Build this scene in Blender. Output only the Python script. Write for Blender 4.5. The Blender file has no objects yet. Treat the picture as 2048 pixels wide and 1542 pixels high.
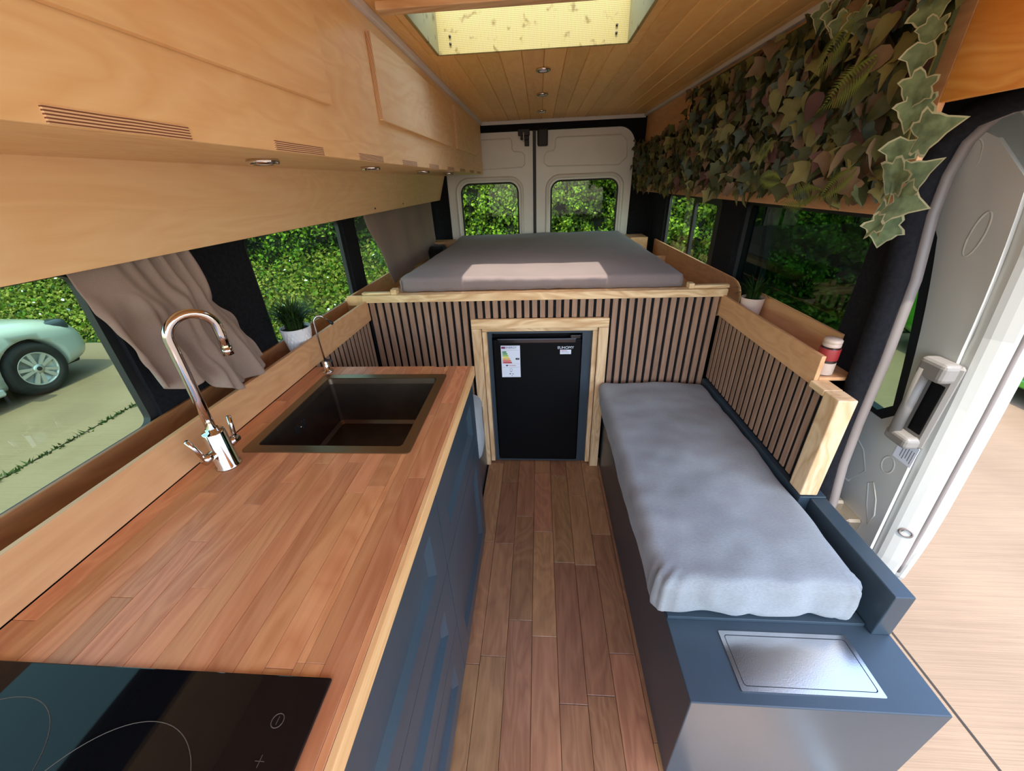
import bpy, bmesh, math, random
import numpy as np
from mathutils import Vector, Matrix, noise
from mathutils.geometry import tessellate_polygon
random.seed(7); rng = np.random.default_rng(7)
scene = bpy.context.scene
C = scene.collection
# ------------------------------------------------------------------ camera
cam_d = bpy.data.cameras.new('camera'); cam = bpy.data.objects.new('camera', cam_d); C.objects.link(cam)
YAW, PIT, ROL = 0.08113, 0.48579, -0.04055
fwd = Vector((-math.sin(YAW)*math.cos(PIT), math.cos(YAW)*math.cos(PIT), -math.sin(PIT)))
rgt = Vector((math.cos(YAW), math.sin(YAW), 0)); upv = rgt.cross(fwd)
r2 = rgt*math.cos(ROL) + upv*math.sin(ROL); u2 = -rgt*math.sin(ROL) + upv*math.cos(ROL)
M3 = Matrix((r2, u2, -fwd)).transposed()
cam.matrix_world = Matrix.Translation((0, 0, 1.6)) @ M3.to_4x4()
cam_d.sensor_fit = 'HORIZONTAL'; cam_d.sensor_width = 36; cam_d.lens = 771.2/2048*36
cam_d.clip_start = 0.02; cam_d.clip_end = 300
scene.camera = cam
# ------------------------------------------------------------------ world, sun, exposure
w = bpy.data.worlds.new('sky'); scene.world = w; w.use_nodes = True
nt = w.node_tree; sky = nt.nodes.new('ShaderNodeTexSky'); sky.sky_type = 'NISHITA'
sky.sun_disc = False; sky.sun_elevation = math.radians(67); sky.sun_rotation = math.radians(180)
sky.air_density = 1.0; sky.dust_density = 1.5; sky.ozone_density = 1.0
nt.links.new(sky.outputs[0], nt.nodes['Background'].inputs[0]); nt.nodes['Background'].inputs[1].default_value = 1.0
sl = bpy.data.lights.new('sun', 'SUN'); sl.energy = 6.0; sl.angle = math.radians(0.6); sl.color = (1.0, 0.93, 0.82)
so = bpy.data.objects.new('sun', sl); C.objects.link(so); so.location = (0, -10, 25)
so.rotation_euler = (math.radians(23), 0, 0)          # light travels toward +y and down
scene.view_settings.view_transform = 'Standard'; scene.view_settings.look = 'None'
scene.view_settings.exposure = 0.15; scene.view_settings.gamma = 1.0; scene.view_settings.use_curve_mapping = False

# ------------------------------------------------------------------ materials
MATS = {}
def new_mat(name):
    m = bpy.data.materials.new(name); m.use_nodes = True; MATS[name] = m
    return m, m.node_tree, m.node_tree.nodes['Principled BSDF']
def srgb(r, g, b):
    f = lambda c: (c/255/12.92) if c/255 <= 0.04045 else ((c/255+0.055)/1.055)**2.4
    return (f(r), f(g), f(b), 1)
def plain(name, col, rough=0.5, metal=0.0, bump=0.0, bscale=200, var=0.0, vscale=8, spec=0.5, coat=0.0):
    m, t, b = new_mat(name); n = t.nodes; L = t.links
    b.inputs['Base Color'].default_value = col; b.inputs['Roughness'].default_value = rough
    b.inputs['Metallic'].default_value = metal; b.inputs['Specular IOR Level'].default_value = spec
    if coat: b.inputs['Coat Weight'].default_value = coat; b.inputs['Coat Roughness'].default_value = 0.05
    if bump or var:
        tc = n.new('ShaderNodeTexCoord')
    if var:
        nz = n.new('ShaderNodeTexNoise'); nz.inputs['Scale'].default_value = vscale; nz.inputs['Detail'].default_value = 5
        L.new(tc.outputs['Object'], nz.inputs['Vector'])
        rp = n.new('ShaderNodeValToRGB'); rp.color_ramp.elements[0].position = 0.3; rp.color_ramp.elements[1].position = 0.7
        rp.color_ramp.elements[0].color = tuple(c*(1-var) for c in col[:3])+(1,); rp.color_ramp.elements[1].color = tuple(min(1, c*(1+var)) for c in col[:3])+(1,)
        L.new(nz.outputs['Fac'], rp.inputs['Fac']); L.new(rp.outputs['Color'], b.inputs['Base Color'])
    if bump:
        n2 = n.new('ShaderNodeTexNoise'); n2.inputs['Scale'].default_value = bscale; n2.inputs['Detail'].default_value = 3
        L.new(tc.outputs['Object'], n2.inputs['Vector'])
        bp = n.new('ShaderNodeBump'); bp.inputs['Strength'].default_value = bump; bp.inputs['Distance'].default_value = 0.002
        L.new(n2.outputs['Fac'], bp.inputs['Height']); L.new(bp.outputs['Normal'], b.inputs['Normal'])
    return m
def wood(name, c1, c2, axis='y', fine=60, rough=0.45, objvar=0.0, figure=0.5, long=1.2, knots=0.0, huevar=0.0):
    """two-tone wood, the grain runs along the given axis; objvar shifts brightness from board to board"""
    m, t, b = new_mat(name); n = t.nodes; L = t.links
    tc = n.new('ShaderNodeTexCoord'); oi = n.new('ShaderNodeObjectInfo')
    off = n.new('ShaderNodeVectorMath'); off.operation = 'SCALE'; off.inputs[0].default_value = (13.1, 7.7, 5.3)
    L.new(oi.outputs['Random'], off.inputs['Scale'])
    ad = n.new('ShaderNodeVectorMath'); ad.operation = 'ADD'; L.new(tc.outputs['Object'], ad.inputs[0]); L.new(off.outputs[0], ad.inputs[1])
    def mp(s, l):
        k = n.new('ShaderNodeMapping'); v = [s, s, s]; v['xyz'.index(axis)] = l; k.inputs['Scale'].default_value = v
        L.new(ad.outputs[0], k.inputs['Vector']); return k
    a = n.new('ShaderNodeTexNoise'); a.inputs['Scale'].default_value = 1; a.inputs['Detail'].default_value = 7; a.inputs['Roughness'].default_value = 0.65
    L.new(mp(fine, fine*0.035*long).outputs[0], a.inputs['Vector'])
    g = n.new('ShaderNodeTexNoise'); g.inputs['Scale'].default_value = 1; g.inputs['Detail'].default_value = 3; g.inputs['Distortion'].default_value = 0.9
    L.new(mp(7, 1.3*long).outputs[0], g.inputs['Vector'])
    # growth-ring figure: repeated bands of a smooth noise field
    mu = n.new('ShaderNodeMath'); mu.operation = 'MULTIPLY'; mu.inputs[1].default_value = 9; L.new(g.outputs['Fac'], mu.inputs[0])
    fr = n.new('ShaderNodeMath'); fr.operation = 'PINGPONG'; fr.inputs[1].default_value = 0.5; L.new(mu.outputs[0], fr.inputs[0])
    mx = n.new('ShaderNodeMix'); mx.data_type = 'FLOAT'; mx.inputs[0].default_value = figure
    f2 = n.new('ShaderNodeMath'); f2.operation = 'MULTIPLY'; f2.inputs[1].default_value = 2; L.new(fr.outputs[0], f2.inputs[0])
    L.new(a.outputs['Fac'], mx.inputs[2]); L.new(f2.outputs[0], mx.inputs[3])
    rp = n.new('ShaderNodeValToRGB'); rp.color_ramp.elements[0].position = 0.25; rp.color_ramp.elements[1].position = 0.75
    rp.color_ramp.elements[0].color = c2; rp.color_ramp.elements[1].color = c1
    L.new(mx.outputs[0], rp.inputs['Fac']); col = rp.outputs['Color']
    if knots:
        vo = n.new('ShaderNodeTexVoronoi'); vo.inputs['Scale'].default_value = 1
        k = mp(3.2, 1.9); L.new(k.outputs[0], vo.inputs['Vector'])
        kr = n.new('ShaderNodeValToRGB'); kr.color_ramp.elements[0].position = 0.03; kr.color_ramp.elements[1].position = 0.11
        kr.color_ramp.elements[0].color = (1-knots,)*3+(1,); kr.color_ramp.elements[1].color = (1, 1, 1, 1)
        L.new(vo.outputs['Distance'], kr.inputs['Fac'])
        mm = n.new('ShaderNodeMix'); mm.data_type = 'RGBA'; mm.blend_type = 'MULTIPLY'; mm.inputs[0].default_value = 1
        L.new(col, mm.inputs[6]); L.new(kr.outputs['Color'], mm.inputs[7]); col = mm.outputs[2]
    if objvar or huevar:
        hs = n.new('ShaderNodeHueSaturation'); mr = n.new('ShaderNodeMapRange')
        mr.inputs[3].default_value = 1-objvar; mr.inputs[4].default_value = 1+objvar
        L.new(oi.outputs['Random'], mr.inputs[0]); L.new(mr.outputs[0], hs.inputs['Value']); L.new(col, hs.inputs['Color'])
        if huevar:
            s = n.new('ShaderNodeMath'); s.operation = 'MULTIPLY'; s.inputs[1].default_value = 7.31; L.new(oi.outputs['Random'], s.inputs[0])
            q = n.new('ShaderNodeMath'); q.operation = 'FRACT'; L.new(s.outputs[0], q.inputs[0])
            m3 = n.new('ShaderNodeMapRange'); m3.inputs[3].default_value = 0.5-huevar; m3.inputs[4].default_value = 0.5+huevar
            L.new(q.outputs[0], m3.inputs[0]); L.new(m3.outputs[0], hs.inputs['Hue'])
        col = hs.outputs['Color']
    L.new(col, b.inputs['Base Color']); b.inputs['Roughness'].default_value = rough
    bp = n.new('ShaderNodeBump'); bp.inputs['Strength'].default_value = 0.08; bp.inputs['Distance'].default_value = 0.002
    L.new(a.outputs['Fac'], bp.inputs['Height']); L.new(bp.outputs['Normal'], b.inputs['Normal'])
    return m
def glass(name, tint, refl=0.06, rough=0.0):
    m = bpy.data.materials.new(name); m.use_nodes = True; MATS[name] = m; t = m.node_tree; n = t.nodes; n.clear()
    o = n.new('ShaderNodeOutputMaterial'); tr = n.new('ShaderNodeBsdfTransparent'); tr.inputs[0].default_value = tint
    gl = n.new('ShaderNodeBsdfGlossy'); gl.inputs['Roughness'].default_value = rough
    fz = n.new('ShaderNodeFresnel'); fz.inputs['IOR'].default_value = 1.45
    ge = n.new('ShaderNodeNewGeometry'); iv_ = n.new('ShaderNodeMath'); iv_.operation = 'SUBTRACT'; iv_.inputs[0].default_value = 1; t.links.new(ge.outputs['Backfacing'], iv_.inputs[1])
    mf = n.new('ShaderNodeMath'); mf.operation = 'MULTIPLY'; t.links.new(fz.outputs[0], mf.inputs[0]); t.links.new(iv_.outputs[0], mf.inputs[1])      # a thin pane reflects once, on the side facing the ray
    mx = n.new('ShaderNodeMixShader'); t.links.new(mf.outputs[0], mx.inputs[0]); t.links.new(tr.outputs[0], mx.inputs[1]); t.links.new(gl.outputs[0], mx.inputs[2])
    t.links.new(mx.outputs[0], o.inputs['Surface']); return m
def leafmat(name, col, var=0.35, rough=0.5, trans=0.3, scale=3.0):
    m = bpy.data.materials.new(name); m.use_nodes = True; MATS[name] = m; t = m.node_tree; n = t.nodes; L = t.links
    b = n['Principled BSDF']; o = n['Material Output']; b.inputs['Roughness'].default_value = rough; b.inputs['Specular IOR Level'].default_value = 0.18
    tc = n.new('ShaderNodeNewGeometry'); nz = n.new('ShaderNodeTexNoise'); nz.inputs['Scale'].default_value = scale; nz.inputs['Detail'].default_value = 4
    L.new(tc.outputs['Position'], nz.inputs['Vector'])
    rp = n.new('ShaderNodeValToRGB'); rp.color_ramp.elements[0].position = 0.3; rp.color_ramp.elements[1].position = 0.7
    rp.color_ramp.elements[0].color = tuple(c*(1-var) for c in col[:3])+(1,); rp.color_ramp.elements[1].color = tuple(min(1, c*(1+var)) for c in col[:3])+(1,)
    L.new(nz.outputs['Fac'], rp.inputs['Fac']); L.new(rp.outputs[0], b.inputs['Base Color'])
    if trans:
        tl = n.new('ShaderNodeBsdfTranslucent'); L.new(rp.outputs[0], tl.inputs[0]); mx = n.new('ShaderNodeMixShader'); mx.inputs[0].default_value = trans
        L.new(b.outputs[0], mx.inputs[1]); L.new(tl.outputs[0], mx.inputs[2]); L.new(mx.outputs[0], o.inputs['Surface'])
    return m
def fabric(name, col, var=0.12, rough=0.9, weave=420, wb=0.25):
    m, t, b = new_mat(name); n = t.nodes; L = t.links
    tc = n.new('ShaderNodeTexCoord'); nz = n.new('ShaderNodeTexNoise'); nz.inputs['Scale'].default_value = 5; nz.inputs['Detail'].default_value = 8
    mp = n.new('ShaderNodeMapping'); mp.inputs['Scale'].default_value = (weave*0.25, weave, weave); L.new(tc.outputs['Object'], mp.inputs['Vector'])
    w1 = n.new('ShaderNodeTexNoise'); w1.inputs['Scale'].default_value = 1; w1.inputs['Detail'].default_value = 2; L.new(mp.outputs[0], w1.inputs['Vector'])
    L.new(tc.outputs['Object'], nz.inputs['Vector'])
    ad = n.new('ShaderNodeMath'); ad.operation = 'ADD'; L.new(nz.outputs['Fac'], ad.inputs[0]); L.new(w1.outputs['Fac'], ad.inputs[1])
    rp = n.new('ShaderNodeValToRGB'); rp.color_ramp.elements[0].position = 0.7; rp.color_ramp.elements[1].position = 1.3
    h = n.new('ShaderNodeMath'); h.operation = 'MULTIPLY'; h.inputs[1].default_value = 0.5; L.new(ad.outputs[0], h.inputs[0])
    rp.color_ramp.elements[0].position = 0.35; rp.color_ramp.elements[1].position = 0.65
    rp.color_ramp.elements[0].color = tuple(c*(1-var) for c in col[:3])+(1,); rp.color_ramp.elements[1].color = tuple(min(1, c*(1+var)) for c in col[:3])+(1,)
    L.new(h.outputs[0], rp.inputs[0]); L.new(rp.outputs[0], b.inputs['Base Color']); b.inputs['Roughness'].default_value = rough
    b.inputs['Sheen Weight'].default_value = 0.15; b.inputs['Specular IOR Level'].default_value = 0.2
    bp = n.new('ShaderNodeBump'); bp.inputs['Strength'].default_value = wb; bp.inputs['Distance'].default_value = 0.001
    L.new(w1.outputs['Fac'], bp.inputs['Height']); L.new(bp.outputs[0], b.inputs['Normal'])
    return m

M = MATS
wood('birch_ply', srgb(248, 212, 156), srgb(236, 190, 132), 'y', 40, 0.42, figure=0.3, long=1.0)
wood('ply_panel', srgb(250, 212, 158), srgb(240, 194, 138), 'y', 40, 0.42, figure=0.25, long=1.0)
def ply_edge(name, axis):
    """veneer layers of a plywood edge, stacked along the given axis"""
    m, t, b = new_mat(name); n = t.nodes; L = t.links; tc = n.new('ShaderNodeTexCoord'); wv = n.new('ShaderNodeTexWave'); wv.bands_direction = axis.upper()
    wv.inputs['Scale'].default_value = 95; wv.inputs['Distortion'].default_value = 1.2; wv.inputs['Detail'].default_value = 3; wv.inputs['Detail Scale'].default_value = 0.15
    rp = n.new('ShaderNodeValToRGB'); rp.color_ramp.elements[0].position = .25; rp.color_ramp.elements[1].position = .7; rp.color_ramp.elements[0].color = srgb(122, 72, 48); rp.color_ramp.elements[1].color = srgb(232, 196, 150)
    L.new(tc.outputs['Object'], wv.inputs['Vector']); L.new(wv.outputs['Fac'], rp.inputs[0]); L.new(rp.outputs[0], b.inputs['Base Color']); b.inputs['Roughness'].default_value = .7
wood('trough_brown', srgb(164, 108, 64), srgb(136, 84, 46), 'y', 40, 0.55, figure=0.25)
ply_edge('ply_edge', 'z'); ply_edge('ply_edge_x', 'x')
wood('tray_ply', srgb(222, 170, 120), srgb(202, 146, 98), 'y', 40, 0.5, figure=0.25)
wood('pine_x', srgb(238, 204, 156), srgb(204, 158, 108), 'x', 45, 0.5, figure=0.45)
wood('pine_z', srgb(236, 202, 156), srgb(204, 160, 112), 'z', 45, 0.5, figure=0.4)
wood('pine_y', srgb(238, 204, 156), srgb(208, 162, 112), 'y', 45, 0.5, figure=0.4)
wood('ceiling_pine', srgb(255, 206, 126), srgb(244, 184, 104), 'y', 45, 0.38, objvar=0.10, figure=0.3, knots=0.2)
wood('header_pine', srgb(255, 190, 100), srgb(240, 158, 70), 'y', 40, 0.35, figure=0.5, knots=0.4)
wood('beech', srgb(212, 149, 101), srgb(184, 116, 72), 'y', 55, 0.34, objvar=0.17, figure=0.28, huevar=0.006)
wood('beech_edge', srgb(240, 194, 134), srgb(216, 160, 104), 'y', 70, 0.4, figure=0.2)
wood('slat_oak', srgb(172, 134, 106), srgb(134, 100, 77), 'z', 90, 0.55, objvar=0.08, figure=0.15)
wood('plank_oak', srgb(166, 120, 82), srgb(130, 88, 58), 'y', 75, 0.4, objvar=0.2, figure=0.25, huevar=0.01, knots=0.12)
plain('black_lining', (0.012, 0.012, 0.014, 1), 0.95, bump=0.6, bscale=600, var=0.3, vscale=90, spec=0.15)
plain('black_rubber', (0.015, 0.015, 0.016, 1), 0.55)
plain('seal_grey', srgb(120, 112, 108), 0.45)
plain('white_paint', srgb(190, 191, 184), 0.28, var=0.03, vscale=4, coat=0.3)
plain('rear_door_paint', srgb(226, 222, 214), 0.35, var=0.04, vscale=5)
plain('slate_paint', srgb(54, 67, 75), 0.3, bump=0.12, bscale=700, var=0.08, vscale=5)
plain('fridge_black', (0.003, 0.003, 0.0035, 1), 0.5, spec=0.12)
plain('fridge_gloss', (0.008, 0.008, 0.009, 1), 0.12)
plain('chrome', (0.60, 0.56, 0.53, 1), 0.07, 1.0)
plain('steel', (0.62, 0.62, 0.63, 1), 0.2, 1.0, bump=0.05, bscale=300)
plain('sink_metal', srgb(96, 80, 66), 0.34, 0.85, var=0.15, vscale=14)
plain('sink_rim', srgb(140, 118, 88), 0.3, 0.9)
plain('hob_glass', (0.004, 0.004, 0.005, 1), 0.04, spec=0.28)
plain('hob_line', srgb(84, 72, 62), 0.5)
plain('white_print', srgb(225, 228, 235), 0.6)
plain('grey_print', srgb(120, 124, 134), 0.6)
plain('black_print', (0.01, 0.01, 0.012, 1), 0.6)
plain('white_trim', srgb(222, 218, 214), 0.5)
plain('pot_white', srgb(232, 228, 226), 0.55)
plain('pot_pink', srgb(218, 190, 174), 0.6, var=0.05)
plain('grey_plastic', srgb(122, 118, 112), 0.5, bump=0.15, bscale=500)
plain('hinge_metal', srgb(150, 140, 124), 0.4, 0.8)
plain('soil', (0.02, 0.014, 0.01, 1), 0.9)
plain('tyre', (0.012, 0.012, 0.012, 1), 0.8)
plain('alloy', srgb(200, 200, 196), 0.35, 0.5)
plain('car_white', srgb(176, 182, 176), 0.25, coat=0.6)
plain('car_green', srgb(70, 150, 40), 0.25, coat=0.6)
plain('lamp_red', (0.25, 0.01, 0.01, 1), 0.2)
plain('lamp_clear', srgb(60, 66, 72), 0.1)
plain('jar_red', srgb(150, 44, 44), 0.4); plain('jar_lid', srgb(196, 170, 150), 0.4); plain('jar_dark', srgb(48, 30, 24), 0.3)
m, t, b = new_mat('skylight_ply_screen_shadow'); n = t.nodes; L = t.links
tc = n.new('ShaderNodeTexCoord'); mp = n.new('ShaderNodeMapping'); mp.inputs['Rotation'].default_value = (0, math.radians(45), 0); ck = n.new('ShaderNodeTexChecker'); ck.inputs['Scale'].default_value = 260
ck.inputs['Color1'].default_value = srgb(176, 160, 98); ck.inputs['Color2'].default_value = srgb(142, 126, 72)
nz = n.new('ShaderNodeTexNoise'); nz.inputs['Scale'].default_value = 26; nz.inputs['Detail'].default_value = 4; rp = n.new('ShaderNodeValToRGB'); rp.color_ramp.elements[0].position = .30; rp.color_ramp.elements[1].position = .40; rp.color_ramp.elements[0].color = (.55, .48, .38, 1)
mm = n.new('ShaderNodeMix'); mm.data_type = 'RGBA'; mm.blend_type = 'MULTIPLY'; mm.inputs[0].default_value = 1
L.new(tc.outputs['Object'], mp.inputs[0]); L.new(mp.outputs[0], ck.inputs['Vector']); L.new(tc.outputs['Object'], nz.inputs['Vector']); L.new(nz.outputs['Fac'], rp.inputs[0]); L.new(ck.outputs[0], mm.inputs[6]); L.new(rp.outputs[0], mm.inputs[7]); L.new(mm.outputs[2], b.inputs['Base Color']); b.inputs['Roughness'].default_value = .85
plain('step_bounce', srgb(206, 168, 130), 0.6); plain('screw_dark', (0.05, 0.04, 0.03, 1), 0.5, 0.6)
for nm, c in (('e_a', (0, 120, 60)), ('e_b', (40, 150, 50)), ('e_c', (150, 185, 40)), ('e_d', (235, 215, 60)), ('e_e', (225, 160, 40)), ('e_f', (215, 90, 30)), ('e_g', (190, 24, 36)), ('e_blue', (30, 40, 110)), ('e_red', (180, 30, 60))):
    plain(nm, srgb(*c), 0.6)
fabric('mattress_fabric', srgb(130, 116, 114), 0.08)
fabric('cushion_fabric', srgb(142, 144, 142), 0.16)
fabric('curtain_fabric', srgb(142, 122, 108), 0.08)
fabric('black_cloth', (0.01, 0.01, 0.011, 1), 0.1)
glass('tint_glass', (0.64, 0.77, 0.64, 1)); glass('rear_glass', (0.84, 0.90, 0.76, 1)); glass('door_glass', (0.54, 0.68, 0.55, 1)); glass('privacy_glass', (0.29, 0.36, 0.35, 1)); glass('clear_glass', (0.98, 0.99, 0.98, 1))
for nm, c, v in (('ivy_dark', (82, 88, 56), .3), ('ivy_olive', (122, 118, 72), .3), ('ivy_brown', (118, 98, 74), .3), ('ivy_purple', (96, 68, 62), .25), ('ivy_blue', (84, 96, 82), .25)):
    leafmat(nm, srgb(*c), v, 0.5, 0.12, 9)
leafmat('fern_green', srgb(110, 120, 50), 0.25, 0.55, 0.2, 12)
leafmat('variegated_green', srgb(118, 136, 100), 0.35, 0.45, 0.2, 45); leafmat('variegated_cream', srgb(186, 186, 150), 0.12, 0.45, 0.2, 30)
leafmat('grass_blade', srgb(44, 66, 26), 0.4, 0.5, 0.15, 20)
leafmat('hedge_mid', srgb(82, 116, 26), 0.45, 0.5, 0.35, 2.5); leafmat('hedge_light', srgb(122, 150, 40), 0.35, 0.5, 0.35, 2.5); leafmat('hedge_dark', srgb(38, 60, 20), 0.4, 0.5, 0.3, 2.5)
leafmat('bank_grass', srgb(112, 122, 40), 0.35, 0.6, 0.3, 2.0); leafmat('bank_straw', srgb(150, 144, 66), 0.2, 0.6, 0.3, 2.0)
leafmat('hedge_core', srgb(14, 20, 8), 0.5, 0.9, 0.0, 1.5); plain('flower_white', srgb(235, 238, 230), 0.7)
# concrete with broom lines across x
m, t, b = new_mat('concrete'); n = t.nodes; L = t.links
tc = n.new('ShaderNodeTexCoord'); mp = n.new('ShaderNodeMapping'); mp.inputs['Scale'].default_value = (2.5, 190, 1); mp.inputs['Rotation'].default_value = (0, 0, 0.05)
nz = n.new('ShaderNodeTexNoise'); nz.inputs['Scale'].default_value = 1; nz.inputs['Detail'].default_value = 4; n2 = n.new('ShaderNodeTexNoise'); n2.inputs['Scale'].default_value = 1.3; n2.inputs['Detail'].default_value = 6
L.new(tc.outputs['Object'], mp.inputs[0]); L.new(mp.outputs[0], nz.inputs['Vector']); L.new(tc.outputs['Object'], n2.inputs['Vector'])
rp = n.new('ShaderNodeValToRGB'); rp.color_ramp.elements[0].position = 0.25; rp.color_ramp.elements[1].position = 0.6
rp.color_ramp.elements[0].color = srgb(102, 84, 66); rp.color_ramp.elements[1].color = srgb(126, 106, 85)
ad = n.new('ShaderNodeMath'); ad.operation = 'ADD'; h = n.new('ShaderNodeMath'); h.operation = 'MULTIPLY'; h.inputs[1].default_value = 0.5
L.new(nz.outputs['Fac'], ad.inputs[0]); L.new(n2.outputs['Fac'], ad.inputs[1]); L.new(ad.outputs[0], h.inputs[0]); L.new(h.outputs[0], rp.inputs[0])
L.new(rp.outputs[0], b.inputs['Base Color']); b.inputs['Roughness'].default_value = 0.85
bp = n.new('ShaderNodeBump'); bp.inputs['Strength'].default_value = 0.35; bp.inputs['Distance'].default_value = 0.004; L.new(nz.outputs['Fac'], bp.inputs['Height']); L.new(bp.outputs[0], b.inputs['Normal'])

# ------------------------------------------------------------------ helpers
def tag(o, label, cat=None, group=None, kind=None):
    if label: o['label'] = label
    if cat: o['category'] = cat
    if group: o['group'] = group
    if kind: o['kind'] = kind
    return o
def par(o, p):
    if p is not None:
        o.parent = p; q = p; loc = Vector()
        while q: loc += q.location; q = q.parent if False else None
        o.matrix_parent_inverse = Matrix.Translation(-p.location) if p.type == 'EMPTY' else Matrix.Identity(4)
    return o
def link(name, me, parent=None):
    o = bpy.data.objects.new(name, me); C.objects.link(o); par(o, parent); return o
def empty(name, loc, label, cat=None, group=None, kind=None):
    o = bpy.data.objects.new(name, None); o.empty_display_size = 0.05; C.objects.link(o); o.location = loc
    return tag(o, label, cat, group, kind)
def mk(name, verts, faces, mat, parent=None, smooth=False, mats=None, fm=None):
    me = bpy.data.meshes.new(name); me.from_pydata([tuple(v) for v in verts], [], [tuple(f) for f in faces])
    for k in (mats or [mat]): me.materials.append(M[k])
    if fm is not None: me.polygons.foreach_set('material_index', fm)
    if smooth: me.polygons.foreach_set('use_smooth', [True]*len(me.polygons))
    me.update(); return link(name, me, parent)
def from_bm(name, bm, mat, parent=None, smooth=False):
    bmesh.ops.recalc_face_normals(bm, faces=bm.faces)
    me = bpy.data.meshes.new(name); bm.to_mesh(me); bm.free(); me.materials.append(M[mat])
    if smooth: me.polygons.foreach_set('use_smooth', [True]*len(me.polygons))
    return link(name, me, parent)
def bm_box(bm, x0, x1, y0, y1, z0, z1, bev=0.0, seg=2):
    r = bmesh.ops.create_cube(bm, size=1)['verts']
    for v in r: v.co = Vector(((x0+x1)/2+v.co.x*(x1-x0), (y0+y1)/2+v.co.y*(y1-y0), (z0+z1)/2+v.co.z*(z1-z0)))
    if bev:
        es = list({e for v in r for e in v.link_edges}); bmesh.ops.bevel(bm, geom=es, offset=bev, segments=seg, profile=0.5, affect='EDGES')
def box(name, x0, x1, y0, y1, z0, z1, mat, parent=None, bev=0.002, seg=2):
    bm = bmesh.new(); bm_box(bm, x0, x1, y0, y1, z0, z1, bev, seg); return from_bm(name, bm, mat, parent)
def boxes(name, lst, mat, parent=None, bev=0.0015):
    bm = bmesh.new()
    for q in lst: bm_box(bm, *q, bev, 1)
    return from_bm(name, bm, mat, parent)
def tube_pts(pts, rad, seg=12, closed=False):
    P = [Vector(p) for p in pts]; n = len(P); V = []; F = []
    rads = rad if isinstance(rad, (list, tuple)) else [rad]*n; nrm = None
    for i in range(n):
        if closed: d = P[(i+1) % n]-P[i-1]
        else: d = P[min(i+1, n-1)]-P[max(i-1, 0)]
        d.normalize()
        if nrm is None: nrm = d.orthogonal().normalized()
        nrm = (nrm-d*nrm.dot(d)).normalized(); bn = d.cross(nrm)
        for k in range(seg):
            a = 2*math.pi*k/seg; V.append(P[i]+(nrm*math.cos(a)+bn*math.sin(a))*rads[i])
    m_ = n if closed else n-1
    for i in range(m_):
        for k in range(seg):
            j = (i+1) % n; F.append((i*seg+k, i*seg+(k+1) % seg, j*seg+(k+1) % seg, j*seg+k))
    if not closed: F.append(tuple(range(seg))[::-1]); F.append(tuple((n-1)*seg+k for k in range(seg)))
    return V, F
def tube(name, pts, rad, mat, parent=None, seg=12, closed=False):
    V, F = tube_pts(pts, rad, seg, closed); return mk(name, V, F, mat, parent, smooth=True)
def lathe(name, prof, cx, cy, mat, parent=None, seg=32, smooth=True):
    V = []; F = []; n = len(prof)
    for (r, z) in prof:
        for k in range(seg): a = 2*math.pi*k/seg; V.append((cx+r*math.cos(a), cy+r*math.sin(a), z))
    for i in range(n-1):
        for k in range(seg): F.append((i*seg+k, i*seg+(k+1) % seg, (i+1)*seg+(k+1) % seg, (i+1)*seg+k))
    if prof[0][0] > 1e-4: F.append(tuple(range(seg))[::-1])
    if prof[-1][0] > 1e-4: F.append(tuple((n-1)*seg+k for k in range(seg)))
    o = mk(name, V, F, mat, parent, smooth=smooth); return o
def cyl(name, p0, p1, r, mat, parent=None, seg=20): return tube(name, [p0, p1], r, mat, parent, seg)
def rrect(a0, a1, b0, b1, r, seg=6):
    out = []
    for cx, cy, s in ((a1-r, b1-r, 0), (a0+r, b1-r, 1), (a0+r, b0+r, 2), (a1-r, b0+r, 3)):
        for k in range(seg+1):
            a = math.pi/2*(s+k/seg); out.append((cx+r*math.cos(a), cy+r*math.sin(a)))
    return out
def plate(name, outer, holes, axis, c0, c1, mat, parent=None):
    """flat plate with holes; outline in the two remaining axes, thickness c0..c1 along axis"""
    loops = [outer]+holes
    def to3(p, c): return {'x': (c, p[0], p[1]), 'y': (p[0], c, p[1]), 'z': (p[0], p[1], c)}[axis]
    bm = bmesh.new(); A = []
    for l in loops:
        vs = [bm.verts.new(to3(p, c0)) for p in l]; A.append(vs)
        for k in range(len(vs)): bm.edges.new((vs[k], vs[(k+1) % len(vs)]))
    bmesh.ops.triangle_fill(bm, use_beauty=True, use_dissolve=False, edges=bm.edges[:])
    ext = bmesh.ops.extrude_face_region(bm, geom=bm.faces[:])
    d = Vector(to3((0, 0), c1-c0)) if True else None
    bmesh.ops.translate(bm, vec=d, verts=[e for e in ext['geom'] if isinstance(e, bmesh.types.BMVert)])
    return from_bm(name, bm, mat, parent)
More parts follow.
